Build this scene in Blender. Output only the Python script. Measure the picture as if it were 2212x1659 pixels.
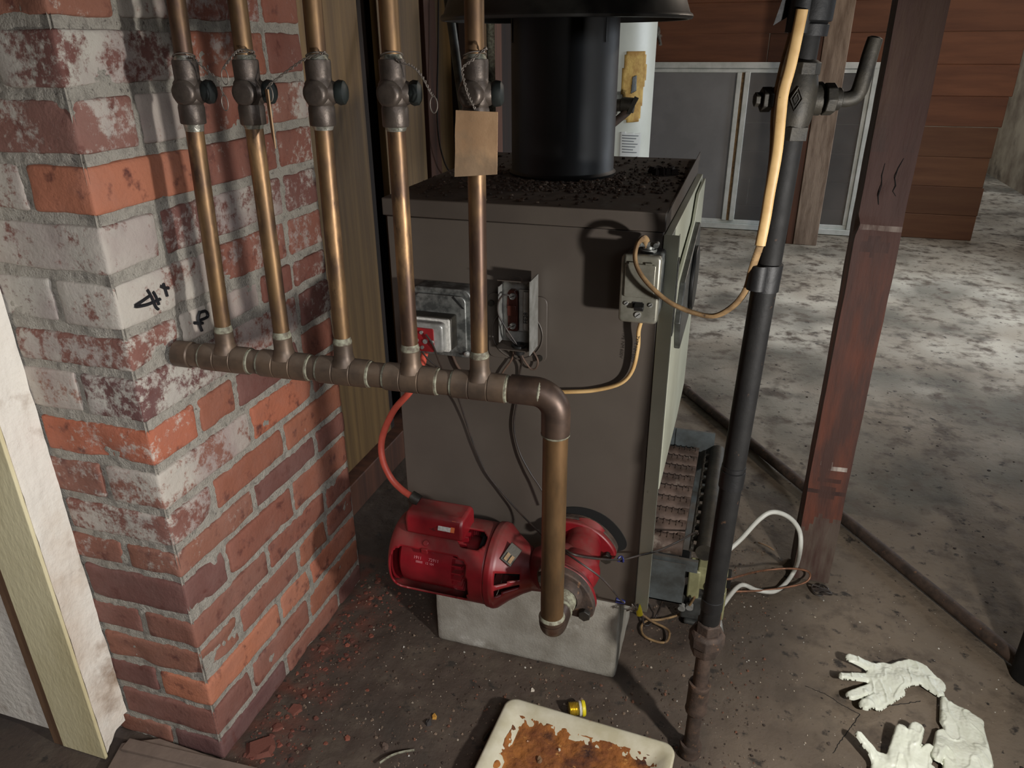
import bpy, math, random
import numpy as np
from mathutils import Vector, Matrix, noise
random.seed(7)
for o in list(bpy.data.objects): bpy.data.objects.remove(o)
SC = bpy.context.scene
COL = SC.collection
PI = math.pi

# ------------------------------------------------------------------ camera
FPX, IW, IH = 1618.0, 2212, 1659
TH, RO, YA = math.radians(24.5), math.radians(0.4), math.radians(17.5)
HC = 1.17
_fw = Vector((-math.sin(YA), math.cos(YA), 0)); _rt = Vector((math.cos(YA), math.sin(YA), 0)); _up = Vector((0, 0, 1))
CF = _fw*math.cos(TH) - _up*math.sin(TH)
_D = -_up*math.cos(TH) - _fw*math.sin(TH)
CR = _rt*math.cos(RO) + _D*math.sin(RO)
CD = _D*math.cos(RO) - _rt*math.sin(RO)
cam = bpy.data.objects.new('camera', bpy.data.cameras.new('camera'))
COL.objects.link(cam)
cam.data.sensor_fit = 'HORIZONTAL'; cam.data.sensor_width = 36; cam.data.lens = FPX/IW*36
cam.data.clip_start = 0.02; cam.data.clip_end = 60
R_ = Matrix((CR, -CD, -CF)).transposed().to_4x4()
cam.matrix_world = Matrix.Translation((0, 0, HC)) @ R_
SC.camera = cam
# measuring: where the sight line of a photo pixel meets a real plane of the room
def _ray(x, y): return CR*((x-1106)/FPX) + CD*((y-829.5)/FPX) + CF
def _pl(x, y, a, v):
    r = _ray(x, y); c = Vector((0, 0, HC)); return c + r*((v-c[a])/r[a])
def PX(x, y, v): return _pl(x, y, 0, v)
def PY(x, y, v): return _pl(x, y, 1, v)
def PZ(x, y, v=0.0): return _pl(x, y, 2, v)

# ------------------------------------------------------------------ world, lights, exposure
W = bpy.data.worlds.new('world'); SC.world = W; W.use_nodes = True
W.node_tree.nodes['Background'].inputs[0].default_value = (0.75, 0.85, 1.0, 1)
W.node_tree.nodes['Background'].inputs[1].default_value = 1.0
SC.view_settings.view_transform = 'Standard'; SC.view_settings.look = 'None'
SC.view_settings.gamma = 1.0; SC.view_settings.use_curve_mapping = False
SC.view_settings.exposure = -0.08
def lamp(name, kind, loc, aim, power, color=(1, 1, 1), size=0.05, spot=None, blend=1.0, size_y=None):
    l = bpy.data.lights.new(name, kind); l.energy = power; l.color = color
    o = bpy.data.objects.new(name, l); COL.objects.link(o); o.location = loc
    o.rotation_euler = (Vector(aim)-Vector(loc)).to_track_quat('-Z', 'Y').to_euler()
    if kind == 'AREA':
        l.shape = 'RECTANGLE'; l.size = size; l.size_y = size_y or size
    else: l.shadow_soft_size = size
    if kind == 'SPOT': l.spot_size = math.radians(spot); l.spot_blend = blend
    return o
lamp('work_light', 'SPOT', (0.62, 0.42, 0.80), (-0.45, 1.10, 0.30), 52, (1.0, 0.965, 0.92), 0.030, 140, 0.7)
lamp('side_window_daylight', 'AREA', (2.08, 0.35, 1.72), (-0.3, 1.0, 0.7), 8, (0.84, 0.92, 1.0), 0.6, size_y=0.5)
wd = lamp('window_daylight', 'AREA', (2.45, 3.9, 1.35), (0.6, 3.5, 0.0), 34, (0.84, 0.92, 1.0), 1.7, size_y=0.9)
wd.data.spread = math.radians(95)
lamp('far_window_daylight', 'AREA', (1.9, 7.2, 1.9), (1.9, 7.6, 0.0), 18, (0.9, 0.95, 1.0), 0.8, size_y=0.8)
lamp('fill_far', 'POINT', (1.2, 3.7, 1.98), (0, 0, 0), 34, (1.0, 0.88, 0.74), 0.06)  # fill lamp added to brighten the back wall and door frame
lamp('fill_room', 'SPOT', (0.35, -0.45, 1.35), (-1.25, 0.72, 0.12), 84, (0.98, 0.97, 1.0), 0.30, 70, 1.0)  # unseen fill spot added behind the camera to lift the lower left

# ------------------------------------------------------------------ materials
def lin(c):
    return tuple(((v/255)/12.92 if v/255 <= .04045 else ((v/255+.055)/1.055)**2.4) for v in c[:3]) + (1,)
MATS = {}
def M(name, c1, c2=None, rough=.6, metal=0.0, scale=20, bump=0.0, bscale=60, stretch=(1, 1, 1), lo=.38, hi=.62,
      spots=(), dust=None, attr=None, alpha=None, spec=None, r2=None, sss=0):
    m = bpy.data.materials.new(name); m.use_nodes = True; nt = m.node_tree; N = nt.nodes; L = nt.links
    b = N['Principled BSDF']; b.inputs['Roughness'].default_value = rough; b.inputs['Metallic'].default_value = metal
    if spec is not None: b.inputs['Specular IOR Level'].default_value = spec
    tc = N.new('ShaderNodeTexCoord'); mp = N.new('ShaderNodeMapping'); mp.inputs['Scale'].default_value = stretch
    geo = N.new('ShaderNodeNewGeometry'); L.new(geo.outputs['Position'], mp.inputs[0])
    def nz(sc, det=6, off=0, src=None, rg=.6):
        n = N.new('ShaderNodeTexNoise'); n.inputs['Scale'].default_value = sc; n.inputs['Detail'].default_value = det
        n.inputs['Roughness'].default_value = rg
        a = N.new('ShaderNodeVectorMath'); a.operation = 'ADD'; a.inputs[1].default_value = (off, off*1.7, off*.6)
        L.new((src or mp).outputs[0], a.inputs[0]); L.new(a.outputs[0], n.inputs['Vector']); return n.outputs[0]
    def ramp(s, a, c):
        r = N.new('ShaderNodeMapRange'); r.inputs[1].default_value = a; r.inputs[2].default_value = c; L.new(s, r.inputs[0]); return r.outputs[0]
    def mix(f, A, B):
        x = N.new('ShaderNodeMix'); x.data_type = 'RGBA'
        for i, v in ((0, f), (6, A), (7, B)):
            if isinstance(v, (tuple, float, int)): x.inputs[i].default_value = v
            else: L.new(v, x.inputs[i])
        return x.outputs[2]
    col = lin(c1)
    if attr:
        at = N.new('ShaderNodeAttribute'); at.attribute_name = attr; col = at.outputs['Color']
    if c2 is not None: col = mix(ramp(nz(scale), lo, hi), col, lin(c2))
    for i, (sc_, ss, t0, t1) in enumerate(spots):
        col = mix(ramp(nz(ss, 7, 11+i*5), t0, t1), col, lin(sc_))
    if attr == 'brick':   # lime wash left on bricks; its amount is stored per brick in alpha
        ad = N.new('ShaderNodeMath'); ad.operation = 'SUBTRACT'; ad.inputs[0].default_value = 1.02; L.new(at.outputs['Alpha'], ad.inputs[1])
        n1 = nz(13, 9, 3, rg=.78); n2 = nz(95, 6, 13, rg=.7); s0 = N.new('ShaderNodeMath'); s0.operation = 'MULTIPLY_ADD'; s0.inputs[1].default_value = .42; L.new(n2, s0.inputs[0]); L.new(n1, s0.inputs[2])
        s2 = N.new('ShaderNodeMath'); s2.operation = 'MULTIPLY_ADD'; s2.inputs[1].default_value = 2.3; s2.inputs[2].default_value = -1.13
        L.new(s0.outputs[0], s2.inputs[0]); s3 = N.new('ShaderNodeMath'); s3.operation = 'SUBTRACT'; L.new(s2.outputs[0], s3.inputs[0]); L.new(ad.outputs[0], s3.inputs[1])
        wash = mix(ramp(nz(6, 3, 9), .4, .6), lin((168, 158, 152)), lin((196, 194, 182)))
        f = ramp(s3.outputs[0], -.06, .16)
        g = N.new('ShaderNodeMath'); g.operation = 'MULTIPLY'; g.inputs[1].default_value = .74; L.new(f, g.inputs[0])
        hz = ramp(nz(9, 6, 17, rg=.7), .42, .75); h2 = N.new('ShaderNodeMath'); h2.operation = 'MULTIPLY'; h2.inputs[1].default_value = .26; L.new(hz, h2.inputs[0]); col = mix(h2.outputs[0], col, lin((150, 124, 116)))
        col = mix(g.outputs[0], col, wash)
    if dust:
        sp = N.new('ShaderNodeSeparateXYZ'); L.new(geo.outputs['Normal'], sp.inputs[0])
        f = ramp(sp.outputs[2], .35, .95); g = N.new('ShaderNodeMath'); g.operation = 'MULTIPLY'; L.new(f, g.inputs[0])
        L.new(ramp(nz(30, 5, 21), .25, .6), g.inputs[1]); h = N.new('ShaderNodeMath'); h.operation = 'MULTIPLY'; h.inputs[1].default_value = dust[1]
        L.new(g.outputs[0], h.inputs[0]); col = mix(h.outputs[0], col, lin(dust[0]))
        rr = N.new('ShaderNodeMapRange'); rr.inputs[3].default_value = rough; rr.inputs[4].default_value = .85; L.new(h.outputs[0], rr.inputs[0]); L.new(rr.outputs[0], b.inputs['Roughness'])
        if metal:
            rm = N.new('ShaderNodeMapRange'); rm.inputs[3].default_value = metal; rm.inputs[4].default_value = 0; L.new(h.outputs[0], rm.inputs[0]); L.new(rm.outputs[0], b.inputs['Metallic'])
    elif r2 is not None:
        rr = N.new('ShaderNodeMapRange'); rr.inputs[1].default_value = .35; rr.inputs[2].default_value = .65
        rr.inputs[3].default_value = rough; rr.inputs[4].default_value = r2; L.new(nz(scale*1.6, 5, 31), rr.inputs[0]); L.new(rr.outputs[0], b.inputs['Roughness'])
    if isinstance(col, tuple): b.inputs['Base Color'].default_value = col
    else: L.new(col, b.inputs['Base Color'])
    if bump:
        bp = N.new('ShaderNodeBump'); bp.inputs['Strength'].default_value = 1.0; bp.inputs['Distance'].default_value = bump
        L.new(nz(bscale, 8, 5), bp.inputs['Height']); L.new(bp.outputs[0], b.inputs['Normal'])
    if alpha is not None: b.inputs['Alpha'].default_value = alpha
    if sss:
        b.inputs['Subsurface Weight'].default_value = sss; b.inputs['Subsurface Radius'].default_value = (.01, .01, .008)
    MATS[name] = m; return m

brick_m = M('brick', (150, 80, 60), attr='brick', rough=.85, bump=.0016, bscale=120, spots=(((92, 50, 42), 34, .56, .70),))
mortar_m = M('mortar', (152, 148, 140), (112, 106, 98), rough=.95, scale=60, bump=.005, bscale=330, attr='mortar', lo=.5, hi=.8, spots=(((96, 90, 84), 140, .60, .70),))
plaster_m = M('plaster', (226, 220, 208), (205, 190, 172), rough=.9, scale=5, bump=.003, bscale=70, spots=(((150, 128, 108), 6, .60, .70),), lo=.5, hi=.7)
cream_m = M('cream_paint', (226, 216, 176), (206, 194, 152), rough=.55, scale=9, bump=.0012, bscale=120, stretch=(1, 1, .35), spots=(((130, 108, 84), 60, .70, .74),))
brownwood_m = M('brown_edge', (122, 92, 66), (100, 74, 54), rough=.8, scale=30, bump=.001, stretch=(1, 1, .2))
floor_m = M('floor_concrete', (126, 116, 104), rough=.8, attr='ground', bump=.0022, bscale=75, spots=(((84, 73, 62), 14, .50, .66), ((60, 53, 46), 5.5, .56, .78), ((52, 46, 40), 30, .60, .68), ((34, 29, 26), 60, .66, .71), ((196, 186, 172), 210, .735, .76)), r2=.95)
soil_m = M('rubble', (96, 76, 64), attr='stone', rough=.9, bump=.0006, bscale=300)
copper_m = M('copper', (134, 106, 74), (86, 67, 56), rough=.42, metal=.7, scale=13, stretch=(2.2, 2.2, .7), lo=.40, hi=.62, spots=(((164, 130, 92), 10, .56, .66), ((58, 42, 36), 40, .66, .72)), r2=.50)
fitting_m = M('copper_fitting', (108, 90, 74), (80, 68, 58), rough=.46, metal=.45, scale=20, dust=((112, 98, 84), .8), r2=.6)
elbow_m = M('copper_elbow', (92, 74, 62), (70, 57, 50), rough=.38, metal=.55, scale=22, r2=.5)
downpipe_m = M('copper_down', (132, 102, 70), (98, 78, 56), rough=.38, metal=.7, scale=12, stretch=(2, 2, .6), spots=(((92, 92, 76), 18, .60, .72),), r2=.52)
valve_m = M('bronze_valve', (96, 86, 78), (76, 68, 62), rough=.42, metal=.55, scale=40, bump=.0003, bscale=300, dust=((120, 112, 100), .5))
cap_m = M('valve_cap', (34, 40, 38), (24, 26, 26), rough=.5)
solder_m = M('solder', (190, 186, 176), (130, 132, 118), rough=.3, metal=.7, scale=90, bump=.0008, bscale=200)
verd_m = M('verdigris', (142, 142, 122), (92, 84, 70), rough=.7, scale=120, bump=.0005, bscale=250)
boiler_m = M('boiler_enamel', (84, 77, 70), (77, 70, 64), rough=.42, scale=4, spots=(((52, 42, 36), 5, .68, .74), ((60, 50, 44), 45, .73, .77)), dust=((58, 48, 41), .9))
pale_m = M('pale_enamel', (184, 186, 168), (170, 172, 154), rough=.45, scale=6, spots=(((92, 84, 70), 22, .70, .78),))
lid_m = M('boiler_lid', (80, 73, 66), (71, 64, 58), rough=.45, scale=5, dust=((84, 72, 62), .95))
black_m = M('black_enamel', (14, 14, 15), (9, 9, 10), rough=.46, scale=8, spots=(((120, 120, 116), 130, .78, .79),), r2=.54)
hood_m = M('hood_enamel', (26, 25, 24), (20, 20, 19), rough=.36, scale=8, dust=((66, 62, 54), .4))
blackrub_m = M('black_plastic', (20, 20, 20), (28, 28, 27), rough=.45, scale=50)
tape_m = M('black_tape', (16, 16, 17), (21, 21, 22), rough=.55, scale=40, bump=.0006, bscale=90)
dark_m = M('dark_inside', (10, 9, 8), rough=.9)
gas_m = M('gas_pipe_paint', (28, 27, 26), (21, 20, 20), rough=.62, spec=.3, scale=30, spots=(((78, 58, 44), 60, .66, .72),), bump=.0003, bscale=200, r2=.7)
rust_m = M('rusty_iron', (84, 68, 58), (58, 48, 42), rough=.75, scale=40, metal=.2, bump=.0008, bscale=200, spots=(((120, 88, 64), 70, .62, .7),))
iron_m = M('dark_iron', (62, 58, 50), (44, 42, 38), rough=.55, scale=40, metal=.4, bump=.0005, bscale=160)
galv_m = M('galvanised', (150, 152, 148), (98, 100, 98), rough=.42, metal=.7, scale=60, bump=.0003, bscale=160, dust=((52, 46, 40), .9), lo=.42, hi=.58)
galvold_m = M('galvanised_dull', (112, 120, 122), (80, 82, 80), rough=.5, metal=.5, scale=14, dust=((96, 84, 72), .6))
steel_m = M('bright_steel', (186, 186, 182), (156, 156, 150), rough=.32, metal=.5, scale=60, dust=((70, 60, 52), .7))
switch_m = M('switch_plate_steel', (152, 150, 138), (124, 122, 110), rough=.36, metal=.55, scale=30, spots=(((96, 86, 70), 60, .64, .72),))
red_m = M('pump_red', (130, 26, 32), (110, 20, 27), rough=.36, scale=18, dust=((104, 62, 54), .75), spots=(((84, 30, 30), 60, .66, .72),))
redm_m = M('motor_red', (140, 26, 36), (120, 22, 30), rough=.3, scale=18, dust=((100, 56, 50), .45))
redterm_m = M('terminal_red', (150, 30, 34), (128, 26, 30), rough=.5)
brownterm_m = M('terminal_brown', (78, 38, 28), (64, 30, 22), rough=.45)
orange_m = M('orange_jacket', (206, 92, 74), (190, 80, 64), rough=.42, scale=40)
tan_m = M('tan_jacket', (206, 172, 118), (186, 150, 98), rough=.5, scale=30, spots=(((110, 80, 50), 90, .72, .76),))
tanold_m = M('tan_jacket_dirty', (150, 122, 84), (112, 88, 60), rough=.7, scale=50, spots=(((70, 54, 40), 120, .60, .68),))
white_m = M('white_jacket', (206, 206, 198), (190, 190, 182), rough=.45)
wire_m = M('thin_wire', (120, 112, 104), rough=.5, metal=.5)
dkwire_m = M('dark_wire', (40, 36, 34), (56, 46, 40), rough=.5, scale=60)
brownwire_m = M('brown_wire', (96, 74, 60), (76, 60, 50), rough=.6, scale=60)
coptube_m = M('copper_tube', (150, 104, 78), (110, 80, 62), rough=.45, metal=.4, scale=80)
yellow_m = M('yellow_plastic', (226, 208, 40), rough=.4)
blue_m = M('blue_plastic', (34, 40, 96), rough=.4)
brass_m = M('brass', (222, 196, 84), (188, 160, 60), rough=.28, metal=.7, scale=90)
card_m = M('cardboard', (172, 140, 106), (156, 124, 92), rough=.9, scale=18, spots=(((142, 118, 92), 9, .52, .60),), bump=.0004, bscale=120)
block_m = M('concrete_block', (158, 154, 144), (136, 131, 120), rough=.92, scale=16, bump=.0010, bscale=260, spots=(((206, 204, 196), 12, .60, .74), ((92, 86, 76), 7, .62, .76)))
post_m = M('redwood_post', (108, 58, 42), (72, 48, 42), rough=.75, scale=9, stretch=(4, 4, .7), bump=.0014, bscale=40, attr='wood')
wallwood_m = M('redwood_boards', (126, 78, 52), attr='board', rough=.7, scale=5, c2=(84, 50, 36), stretch=(.35, 1, 3.5), bump=.0003, bscale=12, lo=.40, hi=.85)
stud_m = M('weathered_stud', (150, 132, 116), (112, 94, 80), rough=.85, scale=10, stretch=(3, 3, .5), bump=.0012, bscale=60)
ply_m = M('fir_board', (128, 100, 60), (98, 74, 44), rough=.6, scale=6, stretch=(3, 6, .25), bump=.0006, bscale=60)
ply2_m = M('brown_board', (96, 60, 42), (70, 44, 32), rough=.7, scale=6, stretch=(3, 6, .25))
darkwood_m = M('dark_wood', (40, 24, 16), (26, 17, 12), rough=.8, scale=8, stretch=(3, 3, .3))
frame_m = M('white_aluminium', (228, 232, 230), (204, 210, 206), rough=.4, scale=12, spots=(((140, 136, 124), 20, .66, .76),))
pane1_m = M('screen_reflection', (150, 150, 152), (134, 134, 136), rough=.35, scale=3, alpha=.9)  # pale grey stands in for the bright reflection on the glass
pane2_m = M('screen_clear', (130, 128, 126), (104, 104, 104), rough=.35, scale=3, alpha=.5)
heater_m = M('heater_white', (206, 210, 200), (192, 196, 186), rough=.4, scale=5)
foam_m = M('foam', (206, 172, 96), (168, 128, 62), rough=.8, scale=30, bump=.002, bscale=90)
paper_m = M('label_paper', (190, 192, 188), rough=.7)
print_m = M('label_print', (84, 88, 92), rough=.7)
redprint_m = M('label_red', (168, 40, 44), rough=.6)
sticker_m = M('sticker', (206, 204, 196), (176, 174, 168), rough=.5, scale=200)
orgst_m = M('sticker_orange', (206, 106, 60), rough=.5)
ink_m = M('black_marker', (22, 22, 26), rough=.6)
stamp_m = M('stamped_text', (196, 120, 124), rough=.6)
glove_m = M('latex', (226, 229, 214), (214, 217, 200), rough=.40, scale=30, bump=.0006, bscale=40, sss=.1)
enamel_m = M('enamel_cream', (206, 200, 178), (186, 178, 150), rough=.35, scale=18, spots=(((150, 96, 48), 22, .66, .76),))
rustbed_m = M('rust_bed', (158, 98, 42), (112, 62, 30), rough=.9, scale=22, bump=.004, bscale=90, spots=(((64, 36, 26), 16, .55, .68), ((196, 140, 74), 60, .62, .70)))
plank_m = M('floor_plank', (124, 108, 96), (104, 90, 80), rough=.75, scale=12, bump=.001, bscale=60)
conc2_m = M('old_concrete', (176, 162, 138), (120, 104, 86), rough=.9, scale=2.6, bump=.004, bscale=16, spots=(((66, 52, 42), 1.6, .56, .66),))
ceil_m = M('joist_wood', (96, 72, 54), (74, 54, 40), rough=.85, scale=6)
gvgreen_m = M('valve_olive', (150, 148, 110), (124, 122, 90), rough=.4, scale=30)
gvgrey_m = M('valve_grey', (96, 98, 96), (66, 66, 64), rough=.4, metal=.5, scale=30)
insul_m = M('yellow_insulation', (160, 118, 62), (110, 80, 46), rough=.9, scale=40)
flake_m = M('rust_flake', (64, 50, 42), attr='stone', rough=.9)
burner_m = M('burner_steel', (112, 94, 84), (78, 64, 56), rough=.6, metal=.3, scale=30, spots=(((140, 130, 118), 22, .60, .70), ((48, 38, 34), 34, .62, .7)))

# ------------------------------------------------------------------ mesh helpers
class MB:
    def __init__(s): s.v = []; s.f = []; s.mi = []; s.col = []
    def add(s, vs, fs, mi=0, col=None):
        n = len(s.v); s.v += [tuple(p) for p in vs]; s.f += [tuple(i+n for i in f) for f in fs]
        s.mi += [mi]*len(fs); s.col += [col or (1, 1, 1, 1)]*len(fs); return s
    def box(s, a, b, mi=0, col=None, M_=None):
        x0, y0, z0 = a; x1, y1, z1 = b
        vs = [Vector(p) for p in ((x0,y0,z0),(x1,y0,z0),(x1,y1,z0),(x0,y1,z0),(x0,y0,z1),(x1,y0,z1),(x1,y1,z1),(x0,y1,z1))]
        if M_: vs = [M_ @ v for v in vs]
        return s.add(vs, [(0,3,2,1),(4,5,6,7),(0,1,5,4),(1,2,6,5),(2,3,7,6),(3,0,4,7)], mi, col)
    def tube(s, pts, r, n=14, cap=True, mi=0, flat=1.0, up=None):
        pts = [Vector(p) for p in pts]; k = len(pts)
        rs = r if isinstance(r, (list, tuple)) else [r]*k
        T = [(pts[min(i+1, k-1)]-pts[max(i-1, 0)]).normalized() for i in range(k)]
        u = Vector(up) if up else (Vector((0, 0, 1)) if abs(T[0].z) < .9 else Vector((0, 1, 0)))
        u = (u - T[0]*u.dot(T[0])).normalized(); vs = []
        for i in range(k):
            u = (u - T[i]*u.dot(T[i]))
            u = u.normalized() if u.length > 1e-6 else T[i].orthogonal().normalized()
            w = T[i].cross(u)
            for j in range(n):
                a = 2*PI*j/n; vs.append(pts[i] + u*math.cos(a)*rs[i] + w*math.sin(a)*rs[i]*flat)
        fs = [(i*n+j, i*n+(j+1) % n, (i+1)*n+(j+1) % n, (i+1)*n+j) for i in range(k-1) for j in range(n)]
        if cap: fs += [tuple(reversed(range(n))), tuple(range((k-1)*n, k*n))]
        return s.add(vs, fs, mi)
    def lathe(s, p, ax, prof, n=32, mi=0, a0=0, a1=2*PI):
        # prof: (distance along axis, radius)
        p = Vector(p); ax = Vector(ax).normalized(); u = Vector((0,0,1)) if abs(ax.z) < .9 else Vector((0,-1,0))
        u = (u-ax*u.dot(ax)).normalized(); w = ax.cross(u); full = abs(a1-a0-2*PI) < 1e-6; m = n if full else n+1; vs = []
        for (h, r) in prof:
            for j in range(m):
                a = a0+(a1-a0)*j/n; vs.append(p + ax*h + (u*math.cos(a)+w*math.sin(a))*max(r, 1e-5))
        fs = []
        for i in range(len(prof)-1):
            for j in range(n):
                fs.append((i*m+j, i*m+(j+1) % m, (i+1)*m+(j+1) % m, (i+1)*m+j))
        return s.add(vs, fs, mi)
    def cyl(s, p, q, r, n=24, mi=0, r2=None):
        p = Vector(p); q = Vector(q); return s.lathe(p, q-p, [(0, 0), (0, r), ((q-p).length, r if r2 is None else r2), ((q-p).length, 0)], n, mi)
    def hexp(s, p, q, r, mi=0, n=6):
        return s.cyl(p, q, r, n, mi)
    def prism(s, poly, o, U, V, d, mi=0, col=None):
        # extrude 2-D polygon (u,v) placed at o with axes U,V by vector d
        o = Vector(o); U = Vector(U); V = Vector(V); d = Vector(d); k = len(poly)
        vs = [o+U*a+V*b for a, b in poly] + [o+U*a+V*b+d for a, b in poly]
        fs = [tuple(range(k)), tuple(reversed(range(k, 2*k)))] + [(i, i+k, (i+1) % k+k, (i+1) % k) for i in range(k)]
        return s.add(vs, fs, mi, col)
    def build(s, name, mats, parent=None, sharp=38, bevel=0, attr=None, seg=2, flatsh=False):
        me = bpy.data.meshes.new(name); me.from_pydata(s.v, [], s.f); me.update()
        for m in (mats if isinstance(mats, (list, tuple)) else [mats]): me.materials.append(m)
        if any(s.mi): me.polygons.foreach_set('material_index', s.mi)
        if attr:
            for an in (attr if isinstance(attr, (list, tuple)) else [attr]):
                at = me.color_attributes.new(an, 'FLOAT_COLOR', 'CORNER'); buf = []
                for pi, f in enumerate(s.f): buf += list(s.col[pi])*len(f)
                at.data.foreach_set('color', buf)
        import bmesh
        bm = bmesh.new(); bm.from_mesh(me)
        bmesh.ops.recalc_face_normals(bm, faces=bm.faces); bm.to_mesh(me); bm.free()
        if not flatsh:
            me.polygons.foreach_set('use_smooth', [True]*len(me.polygons)); me.set_sharp_from_angle(angle=math.radians(sharp))
        o = bpy.data.objects.new(name, me); COL.objects.link(o)
        if bevel:
            md = o.modifiers.new('bevel', 'BEVEL'); md.width = bevel; md.segments = seg; md.limit_method = 'ANGLE'; md.angle_limit = math.radians(40); md.harden_normals = False
        if parent: o.parent = parent
        return o
def thing(name, label, cat, loc, group=None):
    o = bpy.data.objects.new(name, None); COL.objects.link(o); o.empty_display_size = .05
    o['label'] = label; o['category'] = cat
    if group: o['group'] = group
    o['_at'] = 0; del o['_at']
    o.location = loc; ROOTS.append(o); return o
ROOTS = []
def tag(o, label, cat, group=None):
    o['label'] = label; o['category'] = cat
    if group: o['group'] = group
    return o
def struct(o): o['kind'] = 'structure'; return o
def smooth(pts, n=8):
    P = [Vector(p) for p in pts]; out = []
    for i in range(len(P)-1):
        p0 = P[max(i-1, 0)]; p1 = P[i]; p2 = P[i+1]; p3 = P[min(i+2, len(P)-1)]
        for j in range(n):
            t = j/n; out.append(.5*((2*p1)+(p2-p0)*t+(2*p0-5*p1+4*p2-p3)*t*t+(3*p1-p0-3*p2+p3)*t**3))
    return out+[P[-1]]
def text(s, size, o, U, V, mat, name='lettering', parent=None, depth=.0004):
    cu = bpy.data.curves.new(name, 'FONT'); cu.body = s; cu.size = size; cu.extrude = depth; cu.align_x = 'CENTER'; cu.align_y = 'CENTER'
    t = bpy.data.objects.new('t', cu); COL.objects.link(t)
    dg = bpy.context.evaluated_depsgraph_get(); me = bpy.data.meshes.new_from_object(t.evaluated_get(dg))
    bpy.data.objects.remove(t); U = Vector(U).normalized(); V = Vector(V).normalized(); Nn = U.cross(V)
    me.transform(Matrix((U, V, Nn)).transposed().to_4x4()); me.transform(Matrix.Translation(o))
    me.materials.clear(); me.materials.append(mat); ob = bpy.data.objects.new(name, me); COL.objects.link(ob)
    if parent: ob.parent = parent
    return ob
def fix_roots():
    # children were modelled in world space: keep them there under an Empty that sits at the thing's base
    for r in ROOTS:
        for c in r.children: c.matrix_parent_inverse = Matrix.Translation(-r.location)
def rr(w, h, r, n=5):
    out = []
    for cx, cy, a in ((w-r, h-r, 0), (-w+r, h-r, PI/2), (-w+r, -h+r, PI), (w-r, -h+r, 1.5*PI)):
        for i in range(n+1):
            t = a+PI/2*i/n; out.append((cx+r*math.cos(t), cy+r*math.sin(t)))
    return out

# ------------------------------------------------------------------ room shell
def axis_pts(a, b, fa, fb, fine, coarse):
    xs = list(np.arange(a, fa, coarse)) + list(np.arange(fa, fb, fine)) + list(np.arange(fb, b+coarse, coarse)); return xs
xs = axis_pts(-2.0, 2.2, -1.0, .9, .011, .08); ys = axis_pts(-1.6, 8.6, .5, 2.1, .011, .12)
def soilness(x, y):
    s = 1.25 - 1.9*max(0, x+.25) - 1.1*max(0, y-1.35)
    s += .35*noise.noise(Vector((x*5, y*5, 2))) + .2*noise.noise(Vector((x*16, y*16, 5)))
    return max(0, min(1, s))
def ground(x, y):
    if y > 2.2 or y < .5 or x < -1 or x > .9: return 0
    s = soilness(x, y)
    n = noise.noise(Vector((x*9, y*9, 0)))*.006 + noise.noise(Vector((x*38, y*38, 1)))*.0035 + max(0, noise.noise(Vector((x*95, y*95, 3))))*.004
    return n*(.12+.88*s) - .0035
fl = MB(); vs = [(x, y, ground(x, y)) for y in ys for x in xs]; nx = len(xs); fs = [(j*nx+i, j*nx+i+1, (j+1)*nx+i+1, (j+1)*nx+i) for j in range(len(ys)-1) for i in range(nx-1)]
fl.add(vs, fs)
def cmix(a, b, t): return tuple(a[i]*(1-t)+b[i]*t for i in range(4))
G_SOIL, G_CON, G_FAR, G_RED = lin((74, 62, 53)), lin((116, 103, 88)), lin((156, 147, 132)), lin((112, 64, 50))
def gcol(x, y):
    c = cmix(G_CON, G_FAR, max(0, min(1, (y-2.3+x*.1)/1.8 + .4*noise.noise(Vector((x*1.7, y*1.7, 4)))))); c = cmix(c, G_SOIL, soilness(x, y))  # far concrete paler, with the window daylight put into its colour
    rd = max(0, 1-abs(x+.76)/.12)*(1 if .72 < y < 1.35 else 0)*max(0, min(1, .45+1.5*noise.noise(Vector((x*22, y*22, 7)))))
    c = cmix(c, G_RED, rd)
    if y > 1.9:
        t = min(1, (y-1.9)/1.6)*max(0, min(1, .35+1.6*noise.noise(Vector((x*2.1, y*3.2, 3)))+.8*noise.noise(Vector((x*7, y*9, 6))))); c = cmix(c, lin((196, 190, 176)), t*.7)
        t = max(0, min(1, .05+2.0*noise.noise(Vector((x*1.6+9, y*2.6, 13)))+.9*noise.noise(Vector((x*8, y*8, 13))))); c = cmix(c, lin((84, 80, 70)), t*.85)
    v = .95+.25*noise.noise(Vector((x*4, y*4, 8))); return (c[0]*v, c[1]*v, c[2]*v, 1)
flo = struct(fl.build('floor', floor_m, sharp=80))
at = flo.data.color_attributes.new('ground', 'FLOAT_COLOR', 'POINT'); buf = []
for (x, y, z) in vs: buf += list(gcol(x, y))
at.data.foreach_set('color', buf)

def rough_panel(mb, o, U, V, w, h, nu, nv, amp, sc, mi=0, ragged=None):
    o = Vector(o); U = Vector(U); V = Vector(V); Nn = U.cross(V); vs = []
    for j in range(nv+1):
        for i in range(nu+1):
            p = o+U*(w*i/nu)+V*(h*j/nv); vs.append(p+Nn*amp*noise.noise(p*sc)+Nn*amp*.5*noise.noise(p*sc*4))
    mb.add(vs, [(j*(nu+1)+i, j*(nu+1)+i+1, (j+1)*(nu+1)+i+1, (j+1)*(nu+1)+i) for j in range(nv) for i in range(nu)], mi)

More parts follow.
